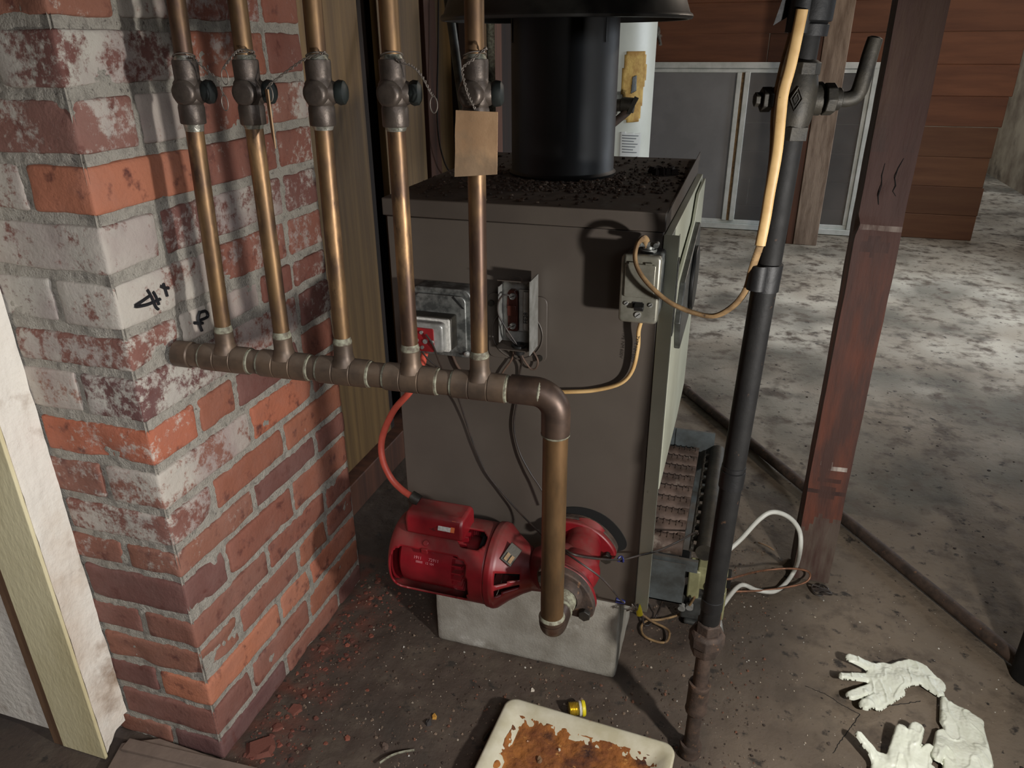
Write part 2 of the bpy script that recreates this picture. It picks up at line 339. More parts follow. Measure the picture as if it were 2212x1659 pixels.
w = MB()
rng = random.Random(3)
BZ = [0, .155, .33, .508, .684, .86, 1.036, 1.212, 1.388, 1.564, 1.74, 1.916, 2.1]
for i in range(len(BZ)-1):
    z0, z1 = BZ[i]+(.0002 if i else 0), BZ[i+1]-.0002
    if i == 4: z0 += .004
    xe = 1.385+rng.uniform(-.012, .012)+(0.02 if i > 4 else 0)
    cuts = [-3.0, xe] if i % 2 == 0 else [-3.0, rng.uniform(-.5, .3), xe]
    if i == 6: cuts = [-3.0, .0, xe]
    for a, b in zip(cuts[:-1], cuts[1:]):
        v = rng.uniform(.8, 1.15); t = .55 if i < 4 else 1
        c = lin((124*(.93 if i < 4 else 1), 80, 56)); w.box((a+.0015, 5.38, z0), (b-.0015, 5.402, z1), 0, (c[0]*v, c[1]*v, c[2]*v, 1))  # lower boards dimmed: backlit shade put into their colour
struct(w.build('wall_back', wallwood_m, attr='board', bevel=.0035, seg=1))
w = MB(); w.box((-1.06, 1.30, 0), (-1.0, 5.38, 2.1)); struct(w.build('wall_left', darkwood_m))
w = MB()
w.box((2.15, -1.6, 0), (2.3, 3.0, 2.1)); w.box((2.15, 4.8, 0), (2.3, 8.6, 2.1)); w.box((2.15, 3.0, 0), (2.3, 4.8, .9)); w.box((2.15, 3.0, 1.8), (2.3, 4.8, 2.1))
struct(w.build('wall_right', conc2_m))
w = MB(); w.box((-1.06, 8.45, 0), (2.3, 8.6, 2.1)); struct(w.build('wall_end', conc2_m))
w = MB(); w.box((-2.1, -1.65, 0), (2.3, -1.6, 2.1)); w.box((-2.1, -1.6, 0), (-2.05, .70, 2.1)); struct(w.build('wall_front', conc2_m))
w = MB(); w.box((-2.1, -1.65, 2.1), (2.3, 8.6, 2.2)); struct(w.build('ceiling', ceil_m))
# white plaster beside the chimney, with a ragged lower edge, and the painted casing in front of it
w = MB(); N_ = 150; vs = []
for j in range(N_+1):
    v = j/N_
    for i in range(15):
        t = i/14; y = .6895+.0565*t; zb = .012+.045*t+.014*noise.noise(Vector((y*70, 2, 3)))
        z = zb+(2.098-zb)*v; g = .0025*noise.noise(Vector((y*30, 0, z*30)))+.0012*noise.noise(Vector((y*120, 0, z*120)))+(.004*t*t); vs.append((-.9870+g, y, z))
w.add(vs, [(j*15+i, j*15+i+1, (j+1)*15+i+1, (j+1)*15+i) for j in range(N_) for i in range(14)])
w.box((-2.05, .6885, 0.03), (-.992, .7445, 2.098)); struct(w.build('wall_near', plaster_m))
w = MB(); w.box((-1.082, .682, .002), (-.985, .6885, 2.1)); struct(w.build('trim_1', cream_m, bevel=.0015))
w = MB(); w.box((-1.106, .684, .0), (-1.0825, .6885, 2.1)); struct(w.build('trim_2', brownwood_m, bevel=.001))

# ------------------------------------------------------------------ chimney
XR, YF, YB, XL = -.7817, .7455, 1.268, -1.02
J = [0, .05, .122, .1886, .2546, .320, .398, .457, .525, .601, .673, .752, .813, .89, .967, 1.041, 1.118, 1.195, 1.27]
while J[-1] < 2.05: J.append(J[-1]+.077)
J[-1] = 2.098
PAL = [(134, 83, 67), (142, 88, 68), (120, 74, 62), (110, 70, 62), (138, 90, 74), (128, 79, 65), (148, 92, 69)]
def brick_box(mb, x0, x1, y0, y1, z0, z1, col, seed, amp=.0022, rad=.0055):
    nu = [max(2, int((x1-x0)/.013)), max(2, int((y1-y0)/.013)), max(2, int((z1-z0)/.010))]
    lo = Vector((x0, y0, z0)); hi = Vector((x1, y1, z1)); cen = (lo+hi)/2; hf = (hi-lo)/2
    def pt(p):
        q = Vector([max(-hf[k]+rad, min(hf[k]-rad, p[k]-cen[k])) for k in range(3)]); d = (p-cen)-q
        if d.length > 1e-9: d = d.normalized()*min(rad, max(abs(d.x), abs(d.y), abs(d.z)))
        P = cen+q+d; n = d.normalized() if d.length > 1e-9 else Vector((0, 0, 0))
        s = Vector((seed*3.1, seed*1.7, 0))
        return P + n*(amp*noise.noise(P*22+s)+amp*.5*noise.noise(P*70+s)) + n*(-.004*max(0, noise.noise(P*14+s*2)-.35)*4)
    for ax in range(3):
        a, b = [k for k in range(3) if k != ax]
        for side in (0, 1):
            if (ax == 0 and side == 0) or (ax == 1 and side == 1): continue
            vs = []
            A = [lo[a], lo[a]+rad*.35] + [lo[a]+rad+(hi[a]-lo[a]-2*rad)*i/nu[a] for i in range(nu[a]+1)] + [hi[a]-rad*.35, hi[a]]
            B = [lo[b], lo[b]+rad*.35] + [lo[b]+rad+(hi[b]-lo[b]-2*rad)*i/nu[b] for i in range(nu[b]+1)] + [hi[b]-rad*.35, hi[b]]
            for bb in B:
                for aa in A:
                    p = Vector((0, 0, 0)); p[ax] = hi[ax] if side else lo[ax]; p[a] = aa; p[b] = bb; vs.append(pt(p))
            m = len(A)
            mb.add(vs, [(j*m+i, j*m+i+1, (j+1)*m+i+1, (j+1)*m+i) for j in range(len(B)-1) for i in range(m-1)], 0, col)
ch = MB(); rb = random.Random(11)
SIDE = {9: [.085+.02, .20], 8: [.225], 7: [.105, .31], 6: [.20], 5: [.105, .31, .50], 4: [.21, .42], 3: [.105, .30], 2: [.22, .33], 1: [.11, .31], 0: [.21, .42]}
def bcol(face, k, z, y):
    c = PAL[rb.randrange(len(PAL))]; p = 0.0
    if face == 'F':
        p = .62+rb.uniform(-.12, .2) if z > .42 else (.36 if z > .32 else .02+rb.uniform(0, .10))
        c = (c[0]*.92, c[1]*.98, c[2]*1.05)
        if z > 1.17: p = .28
    else:
        if z > .62: p = .40+rb.uniform(-.25, .2)
        else: p = .03+rb.uniform(-.1, .12)
        if .65 < z < .76 and y < 1.0: p = .9 if y < .86 else .62
        if z > .93 and y < .90: p = .80
        if .97 < z and y > .9: p = .30+rb.uniform(-.1, .22)
    return c, p
for k in range(len(J)-1):
    z0, z1 = J[k]+.0068, J[k+1]-.0068
    if k == 0: z0 = .0
    js = [YF+d for d in SIDE[k]] if k in SIDE else [YF+(.105 if k % 2 else .205)]
    while js[-1] < YB-.12: js.append(js[-1]+(.205 if rb.random() < .8 else .105)+rb.uniform(-.006, .006))
    js = [j for j in js if j < YB-.03]
    corner_len = js[0]-YF
    wx = .205 if corner_len < .15 else .105
    # corner brick shows on both faces
    c, p = bcol('F', k, J[k], YF)
    if k == 2: c, p = (176, 112, 84), .05
    if k == 14: c, p = (168, 106, 80), .12
    if k in (15,): p = .45
    if k in (9,): c, p = (168, 98, 72), .34
    if k in (3, 4, 5): p = .06
    cl = lin(c)
    brick_box(ch, XR-wx+.006, XR, YF, js[0]-.006, z0, z1, (cl[0], cl[1], cl[2], p), k*7+1)
    # rest of the front face
    x = XR-wx
    while x > XL+.02:
        x2 = max(XL, x-(.205 if wx < .15 else rb.choice((.205, .105)))); c, p = bcol('F', k, J[k], YF); cl = lin(c)
        brick_box(ch, x2+.006, x-.006, YF+rb.uniform(0, .002), YF+.1, z0+rb.uniform(0, .002), z1, (cl[0], cl[1], cl[2], p), k*13+5); x = x2
    for q, (a, b) in enumerate(zip(js, js[1:]+[YB])):
        c, p = bcol('S', k, J[k], a)
        if k == 8 and q == 0: c = (168, 100, 74)
        if k == 2 and q == 0: c, p = (176, 114, 88), .1
        if k == 2 and q == 1: c, p = (170, 104, 80), .12
        cl = lin(c); dx = rb.uniform(-.002, .001)
        brick_box(ch, XR-.1, XR+dx, a+.006, b-.006 if b < YB else YB, z0, z1, (cl[0], cl[1], cl[2], p), k*17+q*3)
# mortar body, a few millimetres back and uneven
mo = lin((172, 166, 154)); moc = (mo[0], mo[1], mo[2], 1)
def mortar_face(o, U, V, w_, h_, n1, n2):
    o = Vector(o); U = Vector(U); V = Vector(V); Nn = U.cross(V); vs = []
    for j in range(n2+1):
        for i in range(n1+1):
            p = o+U*(w_*i/n1)+V*(h_*j/n2); edge = i in (0, n1)
            vs.append(p + Nn*(-.0046+.0030*noise.noise(p*30)+.0022*noise.noise(p*110)) if not edge else p-Nn*.004)
    ch.add(vs, [(j*(n1+1)+i, j*(n1+1)+i+1, (j+1)*(n1+1)+i+1, (j+1)*(n1+1)+i) for j in range(n2) for i in range(n1)], 1, moc)
mortar_face((XL, YF, 0), (1, 0, 0), (0, 0, 1), XR-XL-.001, 1.35, 56, 330)
mortar_face((XR, YF+.001, 0), (0, 1, 0), (0, 0, 1), YB-YF, 1.35, 116, 330)
ch.box((XL, YF+.006, 0), (XR-.006, YB-.004, 2.098), 1, moc)
chim = thing('brick_chimney', 'old red brick chimney with grey mortar and patches of white limewash', 'chimney', (-.9, 1.0, 0))
ch.build('brickwork', [brick_m, mortar_m], chim, attr=('brick', 'mortar'), sharp=60)
mk = MB()
def stroke(mb, pts, wd, plane):
    P = smooth(pts, 5)
    if plane == 'F': mb.tube([(p[0], YF-.0022, p[1]) for p in P], wd, 6, flat=.25, up=(1, 0, 0))
    else: mb.tube([(XR+.0022, p[0], p[1]) for p in P], wd, 6, flat=.25, up=(0, 1, 0))
def F2(px, py): q = PY(px, py, YF); return (q.x, q.z)
def S2(px, py): q = PX(px, py, XR); return (q.y, q.z)
def fstroke(px, wd=.0022):
    P = smooth([PY(a, b, YF-.0028) for a, b in px], 5); mk.tube(P, wd, 6, flat=.3, up=(0, -1, 0)) if False else mk.tube(P, wd, 6)
def sstroke(px, wd=.0022):
    P = smooth([PX(a, b, XR+.0022) for a, b in px], 5); mk.tube(P, wd, 6)
mk2 = mk
for s in ([(338, 628), (345, 668)], [(324, 640), (292, 662), (348, 650)], ): fstroke([(a-82, b) for a, b in s])
mk = MB()
for s in ([(318, 626), (326, 640), (336, 662), (342, 668)], [(322, 640), (308, 650), (292, 662), (318, 658), (346, 646)], [(330, 630), (336, 640), (343, 658)], [(352, 612), (358, 630), (361, 640)], [(346, 618), (356, 622), (364, 622)]): sstroke(s, .0024)
mk.build('marker_writing', ink_m, chim)
mk = MB()
for s in ([(432, 672), (428, 690), (436, 715)], [(430, 676), (444, 672), (448, 684), (432, 692)], [(420, 698), (438, 698)]): sstroke(s, .0024)
mk.build('marker_writing', ink_m, chim)

# boards on the left wall behind the boiler
def vboard(name, y0, y1, xf, th, m, label, group=None, z0=.11, col=None, h=2.08):
    b = MB(); b.box((xf-th, y0, z0), (xf, y1, h)); o = b.build(name, m, bevel=.002); return tag(o, label, 'board', group)
vboard('wall_panel_board', 1.42, 1.80, -.95, .02, ply_m, 'wide golden fir board standing upright directly behind the brick chimney')
vboard('wall_panel_board', 1.905, 2.17, -.95, .02, ply_m, 'golden upright fir board seen behind the fourth copper riser')
vboard('dark_stud', 1.80, 1.85, -.965, .035, darkwood_m, 'dark brown upright stud just right of the widest golden board', z0=0)
vboard('wall_stud', 2.19, 2.275, -.945, .05, ply2_m, 'reddish brown upright stud right of the second golden board', z0=0)
vboard('wall_stud', 2.285, 2.40, -.95, .03, ply_m, 'narrow pale golden upright board with a thin dark wire hanging over it', z0=0)
vboard('wall_stud', 2.66, 2.76, -.945, .05, ply_m, 'pale upright board seen between the tagged riser and the black flue', z0=0)
vboard('wall_stud', 2.78, 2.90, -.945, .05, ply2_m, 'pinkish brown upright stud close to the left side of the black flue', z0=0)
b = MB(); b.box((-.999, 1.28, 0), (-.925, 2.9, .095)); tag(b.build('sill_timber', ply2_m, bevel=.003), 'tan weathered sill timber lying on the floor along the left wall', 'timber')
b = MB(); p0, p1 = PY(968, 0, 1.95), PY(1014, 330, 1.80)
b.tube([p0+(p0-p1)*.3, p1], .011, 14); tag(b.build('leaning_conduit', galvold_m), 'pale blue-grey conduit leaning diagonally behind the tagged copper riser', 'conduit')
b = MB(); p0 = PX(1060, 90, -.90); b.tube([(-.90, p0.y, 0), (-.90, p0.y, 2.09)], .014, 14); tag(b.build('vertical_pipe', verd_m), 'thin grey-green vertical pipe against the wall behind the tagged riser', 'pipe')
b = MB(); b.box((-.93, 2.42, 0), (-.88, 2.52, 2.09)); tag(b.build('dark_stud', darkwood_m), 'blackish upright post in shadow beside the leaning grey conduit', 'post')
P = [PX(x, y, -.92) for x, y in ((947, 0), (946, 120), (944, 230), (948, 300), (960, 350), (972, 372))]
b = MB(); b.tube(smooth(P), .0025, 6); tag(b.build('hanging_wire', dkwire_m), 'thin dark wire hanging down the wall boards left of the leaning conduit', 'wire')

# ------------------------------------------------------------------ back of the room
SF = 5.30
def bar(mb, a, b, wd, y0=SF, y1=SF+.03): 
    mb.box((min(a[0], b[0])-(wd/2 if a[0] == b[0] else 0), y0, min(a[1], b[1])-(wd/2 if a[1] == b[1] else 0)), (max(a[0], b[0])+(wd/2 if a[0] == b[0] else 0), y1, max(a[1], b[1])+(wd/2 if a[1] == b[1] else 0)))
sd = thing('screen_door', 'white framed glazed sliding door panel leaning against the red board wall', 'door panel', (-.2, SF, 0))
f = MB()
for pr in ((.0, .036, .03), (.036, .062, .018)):
    a0, a1, dp = pr
    f.box((-1.3+a0, SF+.03-dp, 1.05-a1), (.66-a0, SF+.03, 1.05-a0)); f.box((-1.3+a0, SF+.03-dp, .004+a0), (.66-a0, SF+.03, .004+a1))
    f.box((.66-a1, SF+.03-dp, .004+a1), (.66-a0, SF+.03, 1.05-a1)); f.box((-1.3+a0, SF+.03-dp, .004+a1), (-1.3+a1, SF+.03, 1.05-a1))
f.build('frame', frame_m, sd, bevel=.003)
f = MB(); f.box((-.168, SF+.003, .06), (-.138, SF+.028, .99)); f.box((-.120, SF-.004, .06), (-.086, SF+.028, .995)); f.build('mullion', frame_m, sd, bevel=.004)
f = MB(); f.box((-.138, SF+.010, .06), (-.120, SF+.026, .99)); f.build('mullion_groove', tanold_m, sd)
f = MB(); f.box((-1.25, SF+.018, .06), (-.16, SF+.022, 1.0)); f.build('pane', pane1_m, sd)['label'] = 'left pane with a bright reflection painted into its grey'
f = MB(); f.box((-.09, SF+.018, .06), (.6, SF+.022, 1.0)); f.build('pane', pane2_m, sd)['label'] = 'half clear right pane'
for q in ((-.02, 1.03), (-.5, 1.03)):
    pass
b = MB(); n = 40; vs = []
b.box((.293, 4.98, 0), (.432, 5.03, 2.09)); o = b.build('weathered_stud', stud_m, bevel=.004); tag(o, 'pale weathered upright stud standing in front of the glazed door panel', 'post')
b = MB(); b.box((.250, 4.985, 0), (.291, 5.035, 2.09)); tag(b.build('reddish_stud', ply2_m, bevel=.003), 'narrow reddish stud fixed to the left side of the weathered stud', 'post')
# hose tap on the back wall
tp = thing('wall_tap', 'small chrome tap on the red boards just right of the white tank', 'tap', (-.66, 5.3, 1.15))
b = MB(); c = PY(1424, 78, 5.33); b.cyl(c+Vector((0, .05, 0)), c+Vector((0, -.03, 0)), .012); b.cyl(c+Vector((0, -.02, 0)), c+Vector((.02, -.06, -.05)), .010); b.build('spout', steel_m, tp)
b = MB(); b.cyl(c+Vector((-.01, -.03, .02)), c+Vector((-.01, -.06, .04)), .02); b.build('handle', steel_m, tp)

# ------------------------------------------------------------------ water heater
HX, HY, HR = -.548, 2.66, .202
wh = thing('water_heater', 'tall white cylindrical water heater standing behind the black flue', 'water heater', (HX, HY, 0))
b = MB(); b.lathe((HX, HY, 0), (0, 0, 1), [(0, 0), (0, HR-.006), (.004, HR), (1.28, HR), (1.284, HR-.004), (1.40, HR-.004), (1.404, 0)], 64); b.build('tank', heater_m, wh)
def cylhit(px, py, off=0):
    o = Vector((0, 0, HC)); d = _ray(px, py); a = d.x**2+d.y**2; bx = o.x-HX; by = o.y-HY
    B = 2*(bx*d.x+by*d.y); Cc = bx*bx+by*by-(HR+off)**2; dd = max(0, B*B-4*a*Cc); t = (-B-math.sqrt(dd))/(2*a); p = o+d*t
    return math.atan2(p.y-HY, p.x-HX), p.z
def cpatch(poly, off, mat, name, parent, th=.002):
    b = MB(); pts = [cylhit(x, y) for x, y in poly]; a0 = min(p[0] for p in pts); a1 = max(p[0] for p in pts); z0 = min(p[1] for p in pts); z1 = max(p[1] for p in pts)
    n = 16; m = 22; g = {}; vs = []; fs = []
    def inside(a, z):
        c = False; k = len(pts)
        for i in range(k):
            (x1, y1), (x2, y2) = pts[i], pts[(i+1) % k]
            if (y1 > z) != (y2 > z) and a < (x2-x1)*(z-y1)/(y2-y1)+x1: c = not c
        return c
    for j in range(m):
        for i in range(n):
            am = a0+(a1-a0)*(i+.5)/n; zm = z0+(z1-z0)*(j+.5)/m
            if not inside(am, zm): continue
            q = []
            for (ii, jj) in ((i, j), (i+1, j), (i+1, j+1), (i, j+1)):
                if (ii, jj) not in g:
                    g[(ii, jj)] = len(vs); a = a0+(a1-a0)*ii/n; z = z0+(z1-z0)*jj/m; vs.append((HX+(HR+off)*math.cos(a), HY+(HR+off)*math.sin(a), z))
                q.append(g[(ii, jj)])
            fs.append(tuple(q))
    b.add(vs, fs); o = b.build(name, mat, parent); md = o.modifiers.new('thick', 'SOLIDIFY'); md.thickness = th; md.offset = 0; return o
cpatch([(1350, 118), (1358, 111), (1388, 111), (1394, 120), (1393, 165), (1386, 200), (1380, 258), (1362, 264), (1344, 258), (1343, 170)], .002, foam_m, 'foam_patch', wh, .006)
cpatch([(1364, 165), (1372, 163), (1371, 196), (1360, 202)], .0055, gvgrey_m, 'foam_hole', wh, .004)
cpatch([(1340, 285), (1383, 288), (1380, 345), (1336, 345)], .0012, paper_m, 'label', wh)
cpatch([(1317, 288), (1322, 288), (1320, 345), (1315, 345)], .0012, redprint_m, 'red_label', wh)
for i in range(7):
    y = 291+i*6; cpatch([(1343, y), (1378-(i*5) % 13, y+1.5), (1378-(i*5) % 13, y+3.2), (1343, y+1.8)], .0026, print_m, 'label_print', wh, .0008)
rv = thing('relief_valve', 'brass relief valve with a rusty discharge pipe on the white heater', 'valve', (HX+.1, HY-HR, .98))
b = MB(); c = PY(1348, 226, 2.40); cl = PY(1300, 232, 2.40)
b.cyl(cl, c, .018); b.cyl(c+(cl-c)*.75, c+(cl-c)*.35, .026, 20); b.cyl(c+Vector((-.008, 0, 0)), c+Vector((.03, 0, -.002)), .022); b.build('valve_body', iron_m, rv)
b = MB(); b.cyl((HX, HY-HR+.01, cl.z), cl, .016); b.build('inlet', iron_m, rv)
b = MB(); b.cyl(c+Vector((.012, -.005, -.02)), Vector((c.x-.025, c.y-.04, .945)), .012); b.build('discharge_pipe', rust_m, rv)
b = MB(); b.prism([(0, 0), (.012, .0), (.034, .045), (.022, .05)], c+Vector((.012, -.022, -.025)), (1, 0, 0), (0, 0, 1), (0, .008, 0)); b.build('lever', iron_m, rv)

# ------------------------------------------------------------------ boiler
BX0, BX1, BY0, BY1 = -.577, -.1175, 1.138, 1.715
bo = thing('boiler', 'brown enamelled boiler cabinet with dusty top and pale side panel', 'boiler', (-.35, 1.43, 0))
b = MB(); b.box((BX0, BY0, .190), (BX1, BY1, .908)); b.build('jacket', boiler_m, bo, bevel=.0015)
b = MB(); n = 24; L0, L1, M0, M1 = BX0-.006, BX1+.003, BY0-.003, BY1+.008
b.box((L0, M0, .909), (L1, M1, .938)); b.build('lid', lid_m, bo, bevel=.0018)
b = MB(); b.box((BX1+.003, M0+.002, .9085), (BX1+.0042, M1+.03, .956)); b.prism([(0, 0), (.58, 0), (.58, .018), (0, .001)], (BX1+.003, M0+.005, .938), (0, 1, 0), (0, 0, 1), (.0012, 0, 0))
bb = MB(); bb.prism([(0, 0), (.585, 0), (.585, .016), (0, .0005)], (BX1+.0035, M0, .9375), (0, 1, 0), (0, 0, 1), (.0012, 0, 0)); bb.build('lid_flange', lid_m, bo)
b = MB(); b.box((BX1+.001, BY0-.001, .185), (-.0935, BY0+.0012, .905)); b.box((-.0945, BY0, .185), (-.0935, BY0+.012, .905)); b.build('corner_trim', pale_m, bo, bevel=.0004)
b = MB(); b.prism([(.0, .46), (0, .904), (.60, .904), (.56, .40), (.36, .40), (.34, .45), (.12, .44), (.10, .46)], (-.1165, BY0+.003, 0), (0, 1, 0), (0, 0, 1), (.012, 0, 0)); b.build('side_panel', pale_m, bo, bevel=.001)
b = MB(); b.prism([(.0, .44), (0, .80), (.02, .80), (.02, .43)], (-.1040, BY0+.010, 0), (0, 1, 0), (0, 0, 1), (.008, 0, 0)); b.build('insulation_strip', insul_m, bo)
b = MB(); b.prism([(.05, .42), (0.03, .80), (.34, .85), (.40, .895), (.56, .90), (.50, .44), (.36, .42)], (-.1020, BY0+.012, 0), (0, 1, 0), (0, 0, 1), (.006, 0, 0)); b.build('access_door', pale_m, bo, bevel=.001)
b = MB(); b.prism([(.06, .74), (.10, .80), (.36, .848), (.40, .80), (.38, .69), (.10, .68)], (-.0960, BY0+.012, 0), (0, 1, 0), (0, 0, 1), (.010, 0, 0)); b.build('observation_plate', gvgrey_m, bo, bevel=.002)
b = MB(); c = Vector((-.0855, BY0+.27, .765)); b.prism([(.065*math.cos(t*PI/8), .06*math.sin(t*PI/8)) for t in range(16)], c, (0, 1, 0), (0, 0, 1), (.007, 0, 0)); b.build('door_knob', blackrub_m, bo, bevel=.002)
b = MB(); b.box((-.0960, BY0+.005, .742), (-.0925, BY0+.028, .865)); b.build('hinge_bracket', galv_m, bo)
# base pan, burners
b = MB(); b.box((-.138, 1.262, .115), (-.035, 1.264, .215)); b.box((-.138, 1.262, .115), (-.035, 1.70, .118)); b.box((-.138, 1.70, .115), (-.012, 1.703, .292)); b.build('base_pan', galvold_m, bo)
b = MB(); b.box((-.44, 1.60, 0), (-.16, 1.69, .114)); b.build('rear_foot', block_m, bo)
bu = MB(); bu.box((-.30, 1.268, .195), (-.012, 1.276, .222)); bu.build('burner_shelf', galvold_m, bo)
for i in range(9):
    y = 1.292+i*.0465; t = MB(); t.tube([(-.30, y, .238), (-.046, y, .238)], .0205, 16)
    for k in range(5): t.box((-.105+k*.013, y-.008, .2570), (-.102+k*.013, y+.008, .2592))
    t.box((-.060, y+.012, .245), (-.046, y+.030, .249)); t.build('burner_tube', burner_m, bo)
t = MB(); t.tube([(-.030, 1.275, .243), (-.030, 1.69, .243)], .0035, 8)
for i in range(11): t.cyl((-.030, 1.285+i*.038, .243), (-.016, 1.285+i*.038, .243), .0075, 12)
t.build('burner_rail', iron_m, bo)
t = MB(); t.tube([(-.002, 1.272, .245), (-.002, 1.695, .245)], .0185, 24); t.build('gas_manifold', iron_m, bo)
t = MB(); t.box((-.106, 1.696, .235), (-.012, 1.70, .292)); t.build('rear_strip', galvold_m, bo)

# rust flakes on the lid
fk = MB(); rk = random.Random(5)
def chip(mb, p, s, rnd, col, flat=.5):
    n = 5+rnd.randrange(3); a0 = rnd.random()*6; h = s*flat
    base = [(p[0]+s*math.cos(a0+2*PI*i/n)*rnd.uniform(.6, 1.1), p[1]+s*math.sin(a0+2*PI*i/n)*rnd.uniform(.6, 1.1)) for i in range(n)]
    vs = [(x, y, p[2]) for x, y in base]+[(p[0]+(x-p[0])*.7, p[1]+(y-p[1])*.7, p[2]+h*rnd.uniform(.6, 1.2)) for x, y in base]
    mb.add(vs, [tuple(range(n, 2*n))]+[(i, (i+1) % n, (i+1) % n+n, i+n) for i in range(n)], 0, col)
for i in range(1500):
    a = rk.gauss(0, .9); x = -.34+rk.gauss(0, .11); y = 1.30+abs(rk.gauss(0, .16))-.05*math.cos(a)
    if rk.random() < .25: x, y = rk.uniform(BX0+.01, BX1-.005), rk.uniform(BY0+.01, BY1-.01)
    if not (BX0 < x < BX1 and BY0+.004 < y < BY1) or math.hypot(x+.355, y-1.46) < .108: continue
    v = rk.uniform(.5, 1.3); c = lin((84, 68, 56)) if rk.random() < .96 else lin((150, 132, 116)); chip(fk, (x, y, .9385), rk.uniform(.0012, .0055), rk, (c[0]*v, c[1]*v, c[2]*v, 1), .6)
o = fk.build('rust_flakes', flake_m, attr='stone', flatsh=True); tag(o, 'dark rust flakes and soot crumbs scattered on the boiler lid', 'debris'); o['kind'] = 'stuff'
fk = MB(); 
for i in range(8): chip(fk, (PZ(1412+i*6, 372+(i % 2)*4, .939)[0], PZ(1412+i*6, 372+(i % 2)*4, .939)[1], .9388), .012, rk, lin((44, 34, 28)), .9)
tag(fk.build('rust_lump', flake_m, attr='stone', flatsh=True), 'dark curled lump of rust on the rear right of the boiler lid', 'debris')

# flue and draft hood
FX, FY, FR = -.355, 1.462, .0985
fh = thing('draft_hood', 'glossy black round flue with a wide flared draft hood on the boiler', 'flue', (FX, FY, .938))
b = MB(); b.lathe((FX, FY, .9388), (0, 0, 1), [(0, FR+.004), (.004, FR+.005), (.008, FR+.001), (.010, FR), (.29, FR), (.29, FR-.002), (.01, FR-.002)], 72); b.build('flue_pipe', black_m, fh)
b = MB(); b.lathe((FX, FY, 1.205), (0, 0, 1), [(0, .219), (.001, .2235), (.005, .2255), (.009, .2235), (.012, .219), (.05, .205), (.12, .175), (.20, .140), (.26, .115), (.265, .098), (.60, .098), (.60, .095), (.262, .095), (.20, .137), (.12, .172), (.05, .202), (.010, .2165), (.001, .2175), (0, .219)], 72); b.build('hood', hood_m, fh)
b = MB(); 
for a in (0, 2.1, 4.2): b.box((-.004, .094, 0), (.004, .100, .30), 0, None, Matrix.Translation((FX, FY, 1.17)) @ Matrix.Rotation(a, 4, 'Z'))
b.build('hood_bracket', black_m, fh)

# ------------------------------------------------------------------ concrete block
cb = MB(); brng = Vector((0, 0, 0)); X0, X1, Y0, Y1, Z1 = -.532, -.1465, 1.1395, 1.33, .1885
def brk(mb, lo, hi, rad, amp, step):
    lo = Vector(lo); hi = Vector(hi); cen = (lo+hi)/2; hf = (hi-lo)/2
    for ax in range(3):
        a, b_ = [k for k in range(3) if k != ax]; na = max(2, int((hi[a]-lo[a])/step)); nb = max(2, int((hi[b_]-lo[b_])/step))
        for side in (0, 1):
            vs = []
            for j in range(nb+1):
                for i in range(na+1):
                    p = Vector((0, 0, 0)); p[ax] = hi[ax] if side else lo[ax]; p[a] = lo[a]+(hi[a]-lo[a])*i/na; p[b_] = lo[b_]+(hi[b_]-lo[b_])*j/nb
                    q = Vector([max(-hf[k]+rad, min(hf[k]-rad, p[k]-cen[k])) for k in range(3)]); d = (p-cen)-q
                    d = d.normalized()*rad if d.length > 1e-9 else d; P = cen+q+d
                    vs.append(P+d.normalized()*(amp*noise.noise(P*30)+amp*.7*noise.noise(P*110)))
            mb.add(vs, [(j*(na+1)+i, j*(na+1)+i+1, (j+1)*(na+1)+i+1, (j+1)*(na+1)+i) for j in range(nb) for i in range(na)])
brk(cb, (X0, Y0, -.004), (X1, Y1, Z1), .007, .0007, .006)
tag(cb.build('concrete_block', block_m, sharp=70), 'pale grey concrete block under the front of the boiler', 'block')

# ------------------------------------------------------------------ copper pipework
def man(t): return Vector((-.775, .828, .757))*(1-t)+Vector((-.218, .875, .745))*t
cp = thing('copper_pipework', 'copper header pipe with five risers, their valves and a down pipe to the red pump', 'pipework', (-.45, .85, .75))
ax = (man(1)-man(0)).normalized()
def at_x(x): return man((x+.775)/.557)
b = MB(); b.tube([man(0)+ax*.015, man(1)-ax*.03], .0174, 28); b.build('header_pipe', fitting_m, cp)
b = MB(); b.lathe(man(0)-ax*.004, ax, [(0, 0), (0, .0165), (.002, .0192), (.026, .0195), (.028, .0178)], 32); b.build('end_cap', fitting_m, cp)
RS = [((491, 745), (380, 0)), ((617, 760), (512, 0)), ((745, 775), (674, 0)), ((890, 790), (838, 0)), ((1036, 810), (1024, 0))]
RT = [.142, .307, .469, .646, .819]
riser_lab = ['dull copper riser nearest the chimney corner', 'second riser from the left with a streaked dark patch', 'bright copper riser, middle of the five', 'fourth riser in front of the boiler corner', 'rightmost riser with a tag hanging on it']
risers = []
